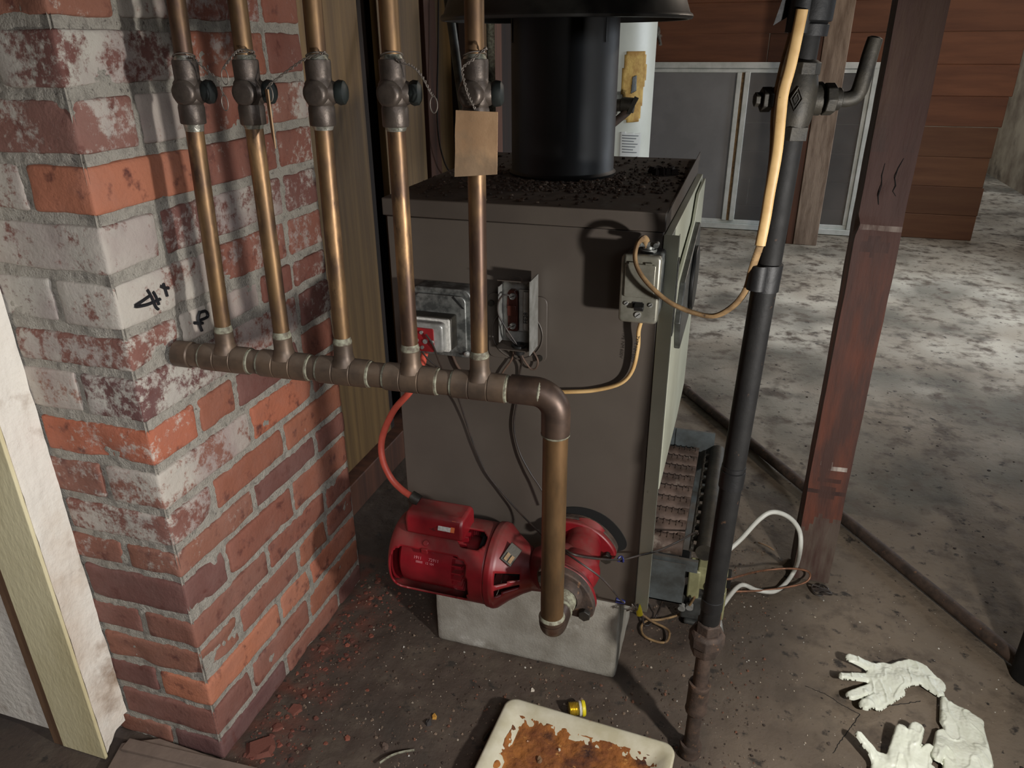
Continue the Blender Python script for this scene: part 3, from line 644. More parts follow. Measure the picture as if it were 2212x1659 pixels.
for i in range(5):
    m = man(RT[i]); tb = RS[i][1]; tp_ = PY(tb[0], tb[1], m.y)
    up = (tp_-m).normalized(); risers.append((m, up))
    t = MB(); t.lathe(m-ax*.036, ax, [(0, .0178), (0, .0198), (.022, .0198), (.0225, .0192), (.024, .0192), (.0245, .0198), (.048, .0198), (.0485, .0192), (.050, .0192), (.0505, .0198), (.072, .0198), (.072, .0178)], 36)
    t.lathe(m, up, [(.012, .019), (.019, .0150), (.026, .0132), (.042, .0130), (.043, .0118)], 28)
    t.build('tee', fitting_m, cp)
    t = MB(); t.lathe(m+ax*.0355, ax, [(0, .0176), (.0005, .0186), (.003, .0188), (.0045, .0176)], 28); t.lathe(m-ax*.040, ax, [(0, .0176), (.001, .0186), (.003, .0186), (.0045, .0176)], 28)
    t.lathe(m, up, [(.0425, .0116), (.0430, .0128), (.0455, .0131), (.0475, .0124), (.052, .0113)], 24); t.build('solder_ring', verd_m, cp)
    # riser pipe with valve
    vz = 1.117-m.z; k = (1.095-m.z)
    rp = MB(); rp.tube([m+up*.03, m+up*(vz-.034), m+up*1.32], .0111, 24); r_ = rp.build('riser_pipe', copper_m, cp); r_['label'] = riser_lab[i]
    vc = m+up*vz
    v = MB(); v.lathe(vc, up, [(-.0375, .0112), (-.0375, .0150), (-.036, .0158), (-.018, .0160), (-.014, .0150), (-.010, .0175), (.010, .0178), (.014, .0152), (.018, .0152), (.034, .0155), (.0365, .0150), (.0365, .0113)], 32)
    fd = (Vector((0, 0, HC))-vc); fd.z = 0; fd = fd.normalized(); fd = Matrix.Rotation(-.45, 3, 'Z') @ fd
    v.lathe(vc, fd, [(0, .0155), (.013, .0155), (.0165, .0145), (.019, .0128), (.0200, .010), (.0200, 0)], 28)
    sd_ = Vector((1, .25, 0)).normalized(); v.lathe(vc+up*.0, sd_, [(0, .014), (.016, .0135), (.021, .011)], 24)
    v.build('valve_body', valve_m, r_)
    v = MB(); v.lathe(vc+sd_*.0195, sd_, [(0, 0), (0, .0125), (.004, .0145), (.010, .0135), (.013, .009), (.013, 0)], 8 if i == 3 else 16); v.build('valve_cap', cap_m, r_)
    v = MB(); v.lathe(vc, up, [(-.0425-.004*(i == 0), .01135), (-.040, .0122), (-.0372, .0132), (-.0368, .0112)], 22); v.lathe(vc, up, [(.0362, .0113), (.0366, .0136), (.039, .0124), (.042, .01135)], 22)
    v.build('solder_bead', solder_m, r_)
# elbow, down pipe, lower elbow
EX = man(1)
def arc(c, r, u, w_, a0, a1, n=12): return [Vector(c)+Vector(u)*r*math.cos(a0+(a1-a0)*i/n)+Vector(w_)*r*math.sin(a0+(a1-a0)*i/n) for i in range(n+1)]
ex, ey, ez = -.2148, .877, .745
b = MB(); r = .030
pts = [Vector((ex, ey, ez))-ax*(r+.032), Vector((ex, ey, ez))-ax*(r+.014)] + arc(Vector((ex, ey, ez))-ax*r-Vector((0, 0, r)), r, (0, 0, 1), ax, 0, PI/2, 12) + [Vector((ex, ey, ez-r-.030))]
b.tube(pts, [.0198]*2+[.0200]*13+[.0198], 32); b.build('elbow', elbow_m, cp)
b = MB(); b.tube([(ex, ey, ez-r-.025), (ex, ey, .362)], .0175, 32); b.build('down_pipe', downpipe_m, cp)
b = MB(); b.lathe((ex, ey, ez-r-.0295), (0, 0, -1), [(0, .0176), (0, .0203), (.002, .0198), (.004, .0177)], 28); b.lathe((ex, ey, .3665), (0, 0, 1), [(-.001, .0176), (-.001, .0205), (.0015, .0198), (.004, .0177)], 28)
b.lathe(man(.967)-ax*.0, ax, [(-.003, .0176), (0, .0188), (.003, .0176)], 28); b.build('solder_ring', verd_m, cp)
b = MB(); lz = .337; pts = [Vector((ex, ey, .366)), Vector((ex, ey, .360))] + arc((ex, ey+.026, .363), .026, (0, -1, 0), (0, 0, -1), 0, PI/2, 12) + [Vector((ex, ey+.045, lz))]
b.tube(pts, .0200, 32, up=(1, 0, 0)); b.build('elbow', elbow_m, cp)
b = MB(); b.tube([(ex, ey+.040, lz), (ex, ey+.075, lz)], .0178, 28); b.lathe((ex, ey+.046, lz), (0, 1, 0), [(0, .0178), (0, .0212), (.004, .0215), (.006, .0205), (.020, .0205), (.021, .0222), (.040, .0225)], 8*4); b.build('adapter', verd_m, cp)
# rust coloured wire ties
tw = []
def tie(i, pts, lab, up_=.0405):
    m, up = risers[i]; c = m+up*(1.117-m.z+up_); b = MB()
    b.tube([c+Vector((math.cos(a)*.0128, math.sin(a)*.0128, .004*math.cos(a+1))) for a in np.linspace(0, 2*PI, 25)], .0007, 6)
    pts = [c+(Vector(pts[0])-c).normalized()*.0128]+list(pts); P = smooth(pts, 10); k = len(P)
    b.tube([p+Vector((math.cos(j*.9)*.0012, 0, math.sin(j*.9)*.0012)) for j, p in enumerate(P)], .0007, 6); b.tube([p-Vector((math.cos(j*.9)*.0012, 0, math.sin(j*.9)*.0012)) for j, p in enumerate(P)], .0007, 6)
    e = P[-1]; b.tube([e+Vector((.0045*math.sin(a), 0, -.009+.009*math.cos(a))) for a in np.linspace(0, 2*PI, 17)], .0007, 6)
    o = b.build('wire_tie', wire_m); tag(o, lab, 'wire tie', 'wire ties on the riser valves'); return o
tie(0, [PY(420, 128, .82), PY(445, 150, .82), PY(470, 172, .82), PY(483, 205, .82)], 'thin twisted wire tied round the leftmost riser, loop hanging over brick')
tie(1, [PY(548, 112, .83), PY(520, 108, .826), PY(505, 118, .822), PY(488, 140, .822), PY(483, 148, .822)], 'thin wire tied round the second riser from the left')
tie(2, [PY(700, 114, .835), PY(665, 125, .833), PY(640, 140, .833), PY(610, 162, .833), PY(580, 185, .83)], 'thin wire from the middle riser reaching left to the edge-on tag')
tie(3, [PY(862, 134, .84), PY(885, 140, .84), PY(900, 150, .84), PY(915, 170, .84), PY(928, 195, .84), PY(936, 208, .84)], 'thin twisted wire with a loop hanging right of the fourth riser')
tie(4, [PY(1050, 105, .848), PY(1020, 130, .845), PY(1000, 148, .843), PY(1003, 175, .842), PY(1012, 205, .842), PY(1022, 225, .842), PY(1030, 246, .842)], 'thin twisted wire round the rightmost riser holding the brown tag')
b = MB(); P = [(984, 238), (1075, 242), (1073, 377), (982, 382)]; q = [PY(x, y, .840) for x, y in P]
n_ = 8; vs = []; 
for k2 in range(2):
    for j in range(n_+1):
        for i in range(n_+1):
            u, v_ = i/n_, j/n_; p = q[0].lerp(q[1], u).lerp(q[3].lerp(q[2], u), v_); p.y += .0016*noise.noise(p*40)+k2*.0012; vs.append(p)
m_ = (n_+1)**2; fs = []
for j in range(n_):
    for i in range(n_): fs.append((j*(n_+1)+i, j*(n_+1)+i+1, (j+1)*(n_+1)+i+1, (j+1)*(n_+1)+i)); fs.append(tuple(reversed([a+m_ for a in fs[-1]])))
rim = [i for i in range(n_+1)]+[j*(n_+1)+n_ for j in range(1, n_+1)]+[n_*(n_+1)+i for i in range(n_-1, -1, -1)]+[j*(n_+1) for j in range(n_-1, 0, -1)]
fs += [(rim[i], rim[(i+1) % len(rim)], rim[(i+1) % len(rim)]+m_, rim[i]+m_) for i in range(len(rim))]
b.add(vs, fs); tg = b.build('cardboard_tag', card_m, sharp=50); tag(tg, 'blank brown rectangular tag facing forward, wired to the rightmost riser', 'tag')
b = MB(); a0 = PY(581, 192, .83); a1 = PY(592, 300, .83)
b.add([a0+Vector((-.006, 0, 0)), a0+Vector((.006, -.012, 0)), a1+Vector((.008, -.012, -.01)), a1+Vector((-.003, 0, .004)), a0+Vector((-.005, .0012, 0)), a0+Vector((.007, -.0108, 0)), a1+Vector((.009, -.0108, -.01)), a1+Vector((-.002, .0012, .004))], [(0,1,2,3),(7,6,5,4),(0,4,5,1),(1,5,6,2),(2,6,7,3),(3,7,4,0)])
tag(b.build('cardboard_tag', card_m), 'narrow brown tag hanging edge-on beside the second riser', 'tag')

# ------------------------------------------------------------------ circulator pump
MY, MZ = 1.050, .303
pu = thing('circulator_pump', 'red circulator pump with horizontal motor bolted to the boiler front', 'pump', (-.35, 1.05, .2))
b = MB(); b.lathe((-.535, MY, MZ), (1, 0, 0), [(0, 0), (0, .050), (.006, .057), (.02, .059), (.106, .059), (.108, .046), (.15, .040), (.15, 0)], 56); mot = b.build('motor_body', redm_m, pu)
b = MB()
for k in range(26):
    a = 2*PI*k/26; b.box((-.4305, -.0014, .040), (-.411, .0014, .0585), 0, None, Matrix.Translation((0, MY, MZ)) @ Matrix.Rotation(a, 4, 'X'))
b.build('cooling_fins', redm_m, mot)
# outer shell: angles measured from +Z towards -Y when looking along +X
def shell(a0, a1, x0, x1, rs, name, th=.003, n=24, mat=red_m, capr=0):
    b = MB(); prof = [(x0, rs), (x1, rs)]
    b.lathe((0, MY, MZ), (1, 0, 0), prof, n, 0, a0, a1); o = b.build(name, mat, pu); md = o.modifiers.new('thick', 'SOLIDIFY'); md.thickness = th; md.offset = -1
    bv = o.modifiers.new('bev', 'BEVEL'); bv.width = .001; bv.segments = 2; return o
# lathe(u=+Z, w = X cross Z = -Y): positive angle turns from top towards the viewer side
def shellgrid():
    b = MB(); nx_, na = 44, 96; x0, x1 = -.552, -.364; Rr = .0745; vs = []; fs = []; idx = {}
    def hole(u, a):
        # rounded window facing the viewer
        ca, hw = math.radians(93), math.radians(41); du = abs(u-.44)/.39; da = abs(((a-ca+PI) % (2*PI))-PI)/hw
        if (du**5+da**5) < 1: return True
        ca2 = math.radians(-110); da = abs(((a-ca2+PI) % (2*PI))-PI)/math.radians(40)
        if (du**5+da**5) < 1: return True
        if (abs(u-.82)/.13)**3+(abs(a-math.radians(22))/math.radians(15))**3 < 1: return True
        return False
    def P(i, j):
        u = i/nx_; a = 2*PI*j/na; t = min(1, u/.12); rad = Rr*(1-.18*(1-math.sqrt(max(0, 1-(1-t)**2)))); return Vector((x0+(x1-x0)*u, MY-math.sin(a)*rad, MZ+math.cos(a)*rad))
    for i in range(nx_):
        for j in range(na):
            if hole((i+.5)/nx_, 2*PI*(j+.5)/na): continue
            q = []
            for ii, jj in ((i, j), (i+1, j), (i+1, (j+1) % na), (i, (j+1) % na)):
                if (ii, jj) not in idx: idx[(ii, jj)] = len(vs); vs.append(P(ii, jj))
                q.append(idx[(ii, jj)])
            fs.append(tuple(q))
    b.add(vs, fs); o = b.build('motor_shell', red_m, pu, sharp=60)
    s_ = o.modifiers.new('smooth', 'SMOOTH'); s_.factor = .5; s_.iterations = 4
    md = o.modifiers.new('thick', 'SOLIDIFY'); md.thickness = .0035; md.offset = -1; return o
shellgrid()
b = MB(); b.lathe((0, MY, MZ), (1, 0, 0), [(-.551, .061), (-.554, .052), (-.555, .030), (-.552, .0), (-.549, 0), (-.551, .03), (-.549, .052), (-.546, .060)], 48); b.build('end_bell', red_m, pu)
b = MB(); b.lathe((-.566, MY-.03, MZ-.01), (1, 0, 0), [(0, 0), (.001, .004), (.005, .0055), (.008, .004), (.014, .003)], 12); b.build('oil_cup', red_m, pu)
# bracket bell between motor and pump, with slots
def bellgrid():
    b = MB(); nu, na = 30, 96; vs = []; fs = []; idx = {}
    prof = [(0, .0775), (.010, .0785), (.016, .0765), (.035, .060), (.058, .044), (.075, .035), (.100, .033)]
    def pr(u):
        s = u*(len(prof)-1); i = min(int(s), len(prof)-2); t = s-i; return prof[i][0]*(1-t)+prof[i+1][0]*t, prof[i][1]*(1-t)+prof[i+1][1]*t
    def hole(u, a):
        for c, h in ((72, 9), (96, 7), (-72, 9), (-100, 8), (170, 10)):
            da = abs(a-math.radians(c)); da = min(da, 2*PI-da)
            if .36 < u < .66 and da < math.radians(h)*(1.5-u): return True
        return False
    for i in range(nu):
        for j in range(na):
            a = 2*PI*(j+.5)/na
            if a > PI: a -= 2*PI
            if hole((i+.5)/nu, a): continue
            q = []
            for ii, jj in ((i, j), (i+1, j), (i+1, (j+1) % na), (i, (j+1) % na)):
                if (ii, jj) not in idx:
                    h, r0 = pr(ii/nu); aa = 2*PI*jj/na; idx[(ii, jj)] = len(vs); vs.append((-.364+h, MY-math.sin(aa)*r0, MZ+math.cos(aa)*r0))
                q.append(idx[(ii, jj)])
            fs.append(tuple(q))
    b.add(vs, fs); o = b.build('bearing_bracket', red_m, pu, sharp=60); md = o.modifiers.new('thick', 'SOLIDIFY'); md.thickness = .005; md.offset = -1
bellgrid()
b = MB(); b.cyl((-.375, MY, MZ), (-.28, MY, MZ), .016, 16); b.cyl((-.385, MY, MZ), (-.375, MY, MZ), .060, 40); b.build('shaft_coupler', dark_m, pu)
b = MB(); b.box((-.012, -.018, -.001), (.012, .018, .001), 0, None, Matrix.Translation((-.324, MY-.035, MZ+.0545)) @ Matrix.Rotation(math.radians(36), 4, 'Y') @ Matrix.Rotation(math.radians(38), 4, 'X')); np_ = b.build('nameplate', iron_m, pu, bevel=.001)
b = MB()
for k in range(2): b.box((-.008+k*.009, -.014, .001), (-.002+k*.009, .0, .0016), 0, None, Matrix.Translation((-.3225, MY-.0368, MZ+.0550)) @ Matrix.Rotation(math.radians(36), 4, 'Y') @ Matrix.Rotation(math.radians(38), 4, 'X'))
b.build('nameplate_marks', tanold_m, np_)
# junction box on top of the motor
b = MB(); prof = [(-.032, 0), (-.032, .030), (-.024, .043), (.024, .043), (.032, .030), (.032, 0)]
b.prism(prof, (-.520, MY-.012, MZ+.066), (0, 1, 0), (0, 0, 1), (.110, 0, 0)); jb = b.build('junction_box', red_m, pu, bevel=.006, seg=3)
b = MB(); b.box((-.455, -.0005, -.010), (-.425, .0006, .010), 0, None, Matrix.Translation((0, MY-.0425, MZ+.096)) @ Matrix.Rotation(math.radians(-32), 4, 'X')); b.build('sticker', sticker_m, jb)
b = MB(); b.box((-.431, -.0012, -.010), (-.424, .0004, .010), 0, None, Matrix.Translation((0, MY-.0425, MZ+.096)) @ Matrix.Rotation(math.radians(-32), 4, 'X')); b.build('sticker_edge', orgst_m, jb)
b = MB(); b.cyl((-.478, MY-.052, MZ+.058), (-.478, MY-.047, MZ+.054), .0055, 16); b.box((-.484, MY-.0605, MZ+.040), (-.472, MY-.056, MZ+.050)); b.build('shell_screw', red_m, pu, bevel=.001)
# stamped text on the motor body
def stamp(s, x, ang, size):
    a = math.radians(ang); rad = .0597; o = Vector((x, MY-math.sin(a)*rad, MZ+math.cos(a)*rad)); V = Vector((0, math.cos(a), math.sin(a)))
    text(s, size, o, (1, 0, 0), V, stamp_m, 'stamped_lettering', mot, .0002)
stamp('1911      72911', -.478, 66, .0080); stamp('IIIIIIIII   12 104', -.480, 73, .0060)
# volute, flanges
vx, vy, vz_ = ex, 1.056, .334
b = MB(); b.lathe((vx-.075, MY+.002, vz_-.022), (1, 0, .12), [(0, .034), (.012, .040), (.030, .046), (.060, .046), (.082, .040), (.095, .025), (.098, 0)], 40)
b.tube(smooth([(vx, 1.125, .345), (vx, 1.10, .342), (vx+.004, 1.056, .328), (vx, 1.01, .337), (vx, .992, .337)], 6), [.040, .039, .037, .035, .033, .032, .031]+[.034]*6+[.040]*6+[.034]*5+[.033], 28, up=(1, 0, 0)); b.build('volute', red_m, pu, sharp=50)
def oval(mb, y0, y1, L, R, r2, ang, c, mi=0):
    pts = []; a = math.radians(ang)
    for k in range(48):
        t = 2*PI*k/48; u = L*math.cos(t); v = R*math.sin(t)*(1-.28*abs(math.cos(t))**2); u = math.copysign(min(abs(u), L), u); pts.append((u*math.cos(a)-v*math.sin(a), u*math.sin(a)+v*math.cos(a)))
    mb.prism(pts, (c[0], y0, c[1]), (1, 0, 0), (0, 0, 1), (0, y1-y0, 0), mi)
b = MB(); oval(b, 1.106, 1.119, .064, .033, 0, -22, (vx, .345)); b.build('flange', red_m, pu, bevel=.003)
b = MB(); oval(b, 1.119, 1.134, .064, .034, 0, -22, (vx, .345)); b.build('boiler_flange', rust_m, pu, bevel=.002)
b = MB(); oval(b, .983, .995, .060, .036, 0, -40, (vx, .337)); b.build('flange', red_m, pu, bevel=.003)
b = MB(); oval(b, .967, .983, .060, .037, 0, -40, (vx, .337)); b.lathe((vx, .955, .337), (0, 1, 0), [(-.004, .024), (0, .028), (.014, .030)], 24); b.build('companion_flange', rust_m, pu, bevel=.002)
for (bx, bz, y0, y1) in ((.049, -22, 1.088, 1.136), (-.049, -22, 1.088, 1.136), (.046, -40, .955, 1.008), (-.046, -40, .955, 1.008)):
    a = math.radians(bz); c = Vector((vx+bx*math.cos(a), 0, (.345 if y0 > 1.05 else .337)+bx*math.sin(a))); b = MB(); b.cyl(c+Vector((0, y0+.006, 0)), c+Vector((0, y1-.004, 0)), .0052, 14); b.hexp(c+Vector((0, y0, 0)), c+Vector((0, y0+.009, 0)), .0105); b.build('flange_bolt', iron_m, pu, bevel=.001)
b = MB(); oval(b, 1.1355, 1.1375, .071, .041, 0, -22, (vx+.008, .352)); b.build('gasket_opening', dark_m, pu)

# orange conduit from the terminal box to the motor
P = [(-.492, 1.105, .715), (-.510, 1.09, .675), (-.535, 1.078, .632), (-.558, 1.065, .575), (-.568, 1.06, .52), (-.566, 1.055, .472), (-.550, 1.052, .437), (-.529, 1.045, .412), (-.520, 1.042, .404)]
P = [PY(918, 762, 1.10), PY(905, 812, 1.098), PY(884, 848, 1.09), PY(850, 888, 1.08), PY(826, 945, 1.07), PY(826, 990, 1.06), PY(843, 1030, 1.055), PY(866, 1056, 1.05), PY(892, 1074, 1.045)]
b = MB(); b.tube(smooth(P), .0060, 16); oc = thing('orange_cable', 'orange-red cable curving from the grey box down to the pump', 'cable', tuple(P[0])); b.build('jacket', orange_m, oc)
b = MB(); b.cyl(P[-1]+Vector((-.004, 0, .002)), P[-1]+Vector((.012, 0, -.006)), .011, 16); b.build('connector', iron_m, oc)

# ------------------------------------------------------------------ terminal box (galvanised) with relay
eb = thing('junction_box', 'galvanised square junction box with a steel cover and red terminals', 'electrical box', (-.465, 1.12, .68))
b = MB(); b.prism(rr(.054, .060, .014), (-.470, 1.100, .742), (1, 0, 0), (0, 0, 1), (0, .0385, 0)); b.build('box', galv_m, eb, bevel=.002)
b = MB(); b.prism(rr(.046, .050, .010), (-.470, 1.094, .742), (1, 0, 0), (0, 0, 1), (0, .0055, 0)); b.build('cover_ring', galv_m, eb, bevel=.0015)
b = MB(); b.box((-.515, 1.070, .707), (-.440, 1.094, .762)); b.build('relay_base', iron_m, eb, bevel=.002)
b = MB(); b.prism(rr(.038, .028, .004), (-.480, 1.064, .733), (1, 0, 0), (0, 0, 1), (0, .006, 0)); b.build('relay_plate', sticker_m, eb, bevel=.001)
b = MB(); b.prism(rr(.034, .025, .007), (-.481, 1.048, .733), (1, 0, 0), (0, 0, 1), (0, .016, 0)); b.build('relay_cover', steel_m, eb, bevel=.004, seg=3)
b = MB(); b.prism(rr(.024, .020, .003), (-.487, 1.0455, .730), (1, 0, 0), (0, 0, 1), (0, .003, 0)); tpn = b.build('terminal_plate', redterm_m, eb)
for dx, dz, r in ((.010, -.002, .004), (-.006, -.002, .004), (.004, .013, .003), (.004, -.013, .003), (.022, -.002, .0028)):
    b = MB(); b.cyl((-.487+dx, 1.0455, .730+dz), (-.487+dx, 1.043, .730+dz), r, 14); b.build('terminal_screw', steel_m, tpn)
b = MB(); b.prism([(0, 0), (.004, 0), (-.014, .020), (-.018, .018)], (-.430, 1.0975, .772), (1, 0, 0), (0, 0, 1), (0, -.004, 0)); b.build('corner_slot', dark_m, eb)
b = MB(); b.lathe((-.424, 1.094, .693), (0, -1, 0), [(0, .005), (.003, .0045), (.0045, .002), (.005, 0)], 16); b.build('corner_screw', steel_m, eb)
def wire(name, label, pts, r, m, group=None, n=8): 
    b = MB(); b.tube(smooth(pts), r, n); return tag(b.build(name, m), label, 'wire', group)
wire('thin_wire', 'dark wire from the red terminal down behind the header pipe to the pump', [PY(920, 722, 1.040), PY(935, 745, 1.04), PY(950, 785, 1.06), PY(968, 820, 1.09), PY(988, 855, 1.12), PY(1005, 905, 1.13), PY(1025, 965, 1.132), PY(1050, 1020, 1.132), PY(1085, 1065, 1.13), PY(1125, 1110, 1.12), PY(1170, 1155, 1.08), PY(1200, 1180, 1.0), PY(1245, 1210, .955), PY(1300, 1250, .96), PY(1340, 1295, 1.0), PZ(1352, 1305, .13)], .0016, dkwire_m)
wire('thin_wire', 'dark wire curving left of the terminals under the junction box', [PY(908, 752, 1.09), PY(918, 768, 1.095), PY(935, 785, 1.10), PY(955, 800, 1.12)], .0015, dkwire_m)
wire('thin_wire', 'brown wire dropping from the bottom of the junction box', [PY(978, 768, 1.132), PY(988, 790, 1.130), PY(1005, 812, 1.128)], .0024, brownwire_m)

# ------------------------------------------------------------------ open control (aquastat) box
ct = thing('control_box', 'opened small metal control box with brown terminal strip and loose wires', 'control box', (-.34, 1.12, .70))
b = MB(); b.prism(rr(.052, .058, .012), (-.348, 1.1345, .733), (1, 0, 0), (0, 0, 1), (0, .0035, 0)); b.lathe((-.348, 1.1342, .722), (0, -1, 0), [(0, .046), (.0015, .046), (.002, .044), (0, .043)], 40); b.build('mounting_plate', boiler_m, ct, bevel=.001)
for dx, dz in ((-.045, .040), (.040, -.050)): 
    b = MB(); b.cyl((-.348+dx, 1.1345, .733+dz), (-.348+dx, 1.131, .733+dz), .0055, 12); b.build('plate_screw', iron_m, ct)
b = MB(); b.box((-.3705, 1.124, .712), (-.3105, 1.1265, .818)); b.box((-.3705, 1.088, .712), (-.369, 1.124, .818)) if False else None
b.build('back_plate', steel_m, ct)
b = MB(); b.box((-.311, 1.080, .708), (-.3095, 1.1265, .832)); b.box((-.3705, 1.104, .716), (-.3690, 1.1265, .812)); b.build('side_flap', steel_m, ct)
b = MB(); b.prism([(-.036, 0), (.024, 0), (.024, .030), (.018, .040), (-.030, .040), (-.036, .030)], (-.3355, 1.1255, .711), (1, 0, 0), (0, -1, 0), (0, 0, .0015)); b.build('bottom_flap', lid_m, ct)
b = MB(); b.prism([(-.032, 0), (.022, 0), (.022, .034), (-.030, .034)], (-.338, 1.1265, .817), (1, 0, 0), (0, -1, .25), (0, 0, .0015)); b.lathe((-.342, 1.106, .8245), (0, -.25, 1), [(0, .011), (.0004, .0115), (.0004, .010)], 20); b.build('top_flap', lid_m, ct)
b = MB(); b.prism([(0, 0), (.017, 0), (.017, .062), (.012, .070), (.003, .070), (0, .066), (-.002, .040), (0, .036)], (-.3575, 1.112, .735), (1, 0, 0), (0, 0, 1), (0, .012, 0)); tbk = b.build('terminal_block', brownterm_m, ct, bevel=.001)
b = MB(); b.box((-.3575, 1.109, .762), (-.342, 1.112, .780)); b.build('terminal_step', brownterm_m, tbk, bevel=.001)
for z in (.796, .745):
    b = MB(); b.cyl((-.3480, 1.112, z), (-.3480, 1.1075, z), .0052, 18); s_ = b.build('terminal_screw', steel_m, tbk)
    b = MB(); b.box((-.0045, -.0004, -.0006), (.0045, .0004, .0006), 0, None, Matrix.Translation((-.348, 1.1073, z)) @ Matrix.Rotation(-.5, 4, 'Y')); b.build('screw_slot', dark_m, tbk)
b = MB(); b.box((-.3380, 1.112, .736), (-.3200, 1.1175, .808)); b.box((-.3290, 1.107, .740), (-.3205, 1.112, .806)); b.build('switch_bracket', steel_m, ct, bevel=.001)
text('FE28', .0098, Vector((-.3248, 1.1066, .762)), (0, 0, 1), (-1, 0, 0), ink_m, 'stamped_lettering', ct, .0002)
b = MB(); b.lathe((-.335, 1.103, .700), (0, 0, 1), [(0, .009), (.011, .010), (.013, .0125), (.0165, .0125), (.0165, .0085), (.003, .0075)], 24); b.build('bushing', blackrub_m, ct)
wire('control_wire', 'dark wire curling from the upper brown terminal into the bushing', [(-.348, 1.105, .798), (-.360, 1.100, .800), (-.3680, 1.097, .788), (-.3675, 1.096, .768), (-.357, 1.096, .748), (-.346, 1.098, .730), (-.337, 1.101, .715)], .0015, dkwire_m)
wire('control_wire', 'short dark wire from the lower brown terminal into the bushing', [(-.349, 1.105, .747), (-.356, 1.101, .742), (-.354, 1.099, .732), (-.345, 1.100, .722), (-.335, 1.102, .714)], .0015, dkwire_m)
wire('control_wire', 'long dark wire hanging from the control box behind the header to the pump', [(-.334, 1.103, .700), (-.335, 1.12, .68), PY(1124, 800, 1.132), PY(1118, 860, 1.132), PY(1110, 920, 1.132), PY(1122, 975, 1.13), PY(1145, 1020, 1.125), PY(1165, 1050, 1.12), PY(1195, 1100, 1.11)], .0018, dkwire_m)
wire('control_wire', 'small brown wire loop hanging below the control box', [PY(1118, 745, 1.13), PY(1128, 770, 1.128), PY(1145, 795, 1.128), PY(1157, 796, 1.128), PY(1162, 780, 1.128), PY(1152, 760, 1.13), PY(1135, 748, 1.132)], .0016, brownwire_m)
wire('control_wire', 'brown wire going down left below the control box', [PY(1112, 748, 1.13), PY(1106, 775, 1.13), PY(1090, 798, 1.13), PY(1080, 815, 1.13)], .0018, brownwire_m)

# ------------------------------------------------------------------ service switch box
sw = thing('switch_box', 'metal service switch box with a flap cover on the boiler upper right', 'switch', (-.14, 1.1, .78))
SX, SZ = -.1405, .8340
b = MB(); b.prism(rr(.0275, .048, .006), (SX+.002, 1.092, SZ+.002), (1, 0, 0), (0, 0, 1), (0, .0455, 0)); b.build('box', galv_m, sw, bevel=.001)
b = MB(); b.prism(rr(.0295, .0525, .007), (SX, 1.078, SZ), (1, 0, 0), (0, 0, 1), (0, .013, 0)); b.build('cover_plate', switch_m, sw, bevel=.004, seg=3)
b = MB(); b.prism(rr(.0225, .0255, .003), (SX, 1.0745, SZ+.0145), (1, 0, 0), (0, 0, 1), (0, .004, 0)); fp = b.build('flap_door', switch_m, sw, bevel=.0012)
b = MB()
for dx in (-.012, .012): b.cyl((SX+dx-.005, 1.0755, SZ+.041), (SX+dx+.005, 1.0755, SZ+.041), .0018, 10)
b.build('flap_hinge', switch_m, fp)
b = MB(); b.box((SX-.0085, 1.0765, SZ-.0265), (SX+.0065, 1.0785, SZ-.0185)); b.build('switch_slot', dark_m, sw)
b = MB(); b.box((-.007, -.012, -.0035), (.007, 0, .0035), 0, None, Matrix.Translation((SX+.002, 1.078, SZ-.0225)) @ Matrix.Rotation(math.radians(18), 4, 'X')); b.build('toggle', blackrub_m, sw, bevel=.001)
for dx, dz, r in ((-.018, -.0215, .0033), (.0185, -.0215, .0033), (.0005, -.0385, .0048)):
    b = MB(); b.cyl((SX+dx, 1.078, SZ+dz), (SX+dx, 1.0755, SZ+dz), r, 16); b.build('cover_screw', steel_m, sw)
    b = MB(); b.box((-r*.85, -.0004, -.0005), (r*.85, .0004, .0005), 0, None, Matrix.Translation((SX+dx, 1.0754, SZ+dz)) @ Matrix.Rotation(-.7, 4, 'Y')); b.build('screw_slot', dark_m, sw)
b = MB(); b.lathe((SX+.006, 1.108, SZ+.050), (0, 0, 1), [(0, .011), (.003, .0125), (.006, .0125), (.006, .009), (.012, .009), (.012, 0)], 20); b.build('cable_clamp', galv_m, sw)
b = MB()
for dx in (-.012, .014): b.cyl((SX+.004+dx, 1.108, SZ+.064), (SX+.004+dx, 1.094, SZ+.064), .0040, 12)
b.box((SX-.010, 1.099, SZ+.0605), (SX+.020, 1.103, SZ+.0675)); b.build('clamp_screw', galv_m, sw)
# cable from the gas pipe to the switch box: flat tan sheath
P = [(SX+.006, 1.105, SZ+.056), PY(1396, 520, 1.10), PY(1388, 516, 1.085), PY(1376, 530, 1.070), PY(1372, 560, 1.060), PY(1384, 592, 1.052), PY(1412, 625, 1.045), PY(1450, 655, 1.040), PY(1500, 676, 1.035), PY(1545, 682, 1.030), PY(1585, 660, 1.020), PY(1612, 625, 1.010), PY(1625, 580, .999), PY(1642, 530, .985)]
b = MB(); b.tube(smooth(P), .0055, 14, flat=.62, up=(0, 0, 1)); c1 = thing('flat_cable', 'tan sheathed cable looping from the taped gas pipe to the switch box', 'cable', tuple(P[0])); b.build('sheath', tanold_m, c1)
P = [PY(1642, 530, .985), PY(1654, 470, .983), PY(1662, 420, .983), PY(1678, 330, .984), PY(1686, 250, .986), PY(1692, 200, .987), PY(1708, 140, .988), PY(1725, 60, .99), PY(1733, 20, .99)]
b = MB(); b.tube(smooth(P), .0065, 14, flat=.5, up=(1, 0, 0)); b.build('upper_sheath', tan_m, c1)['label'] = 'clean yellowish upper length'
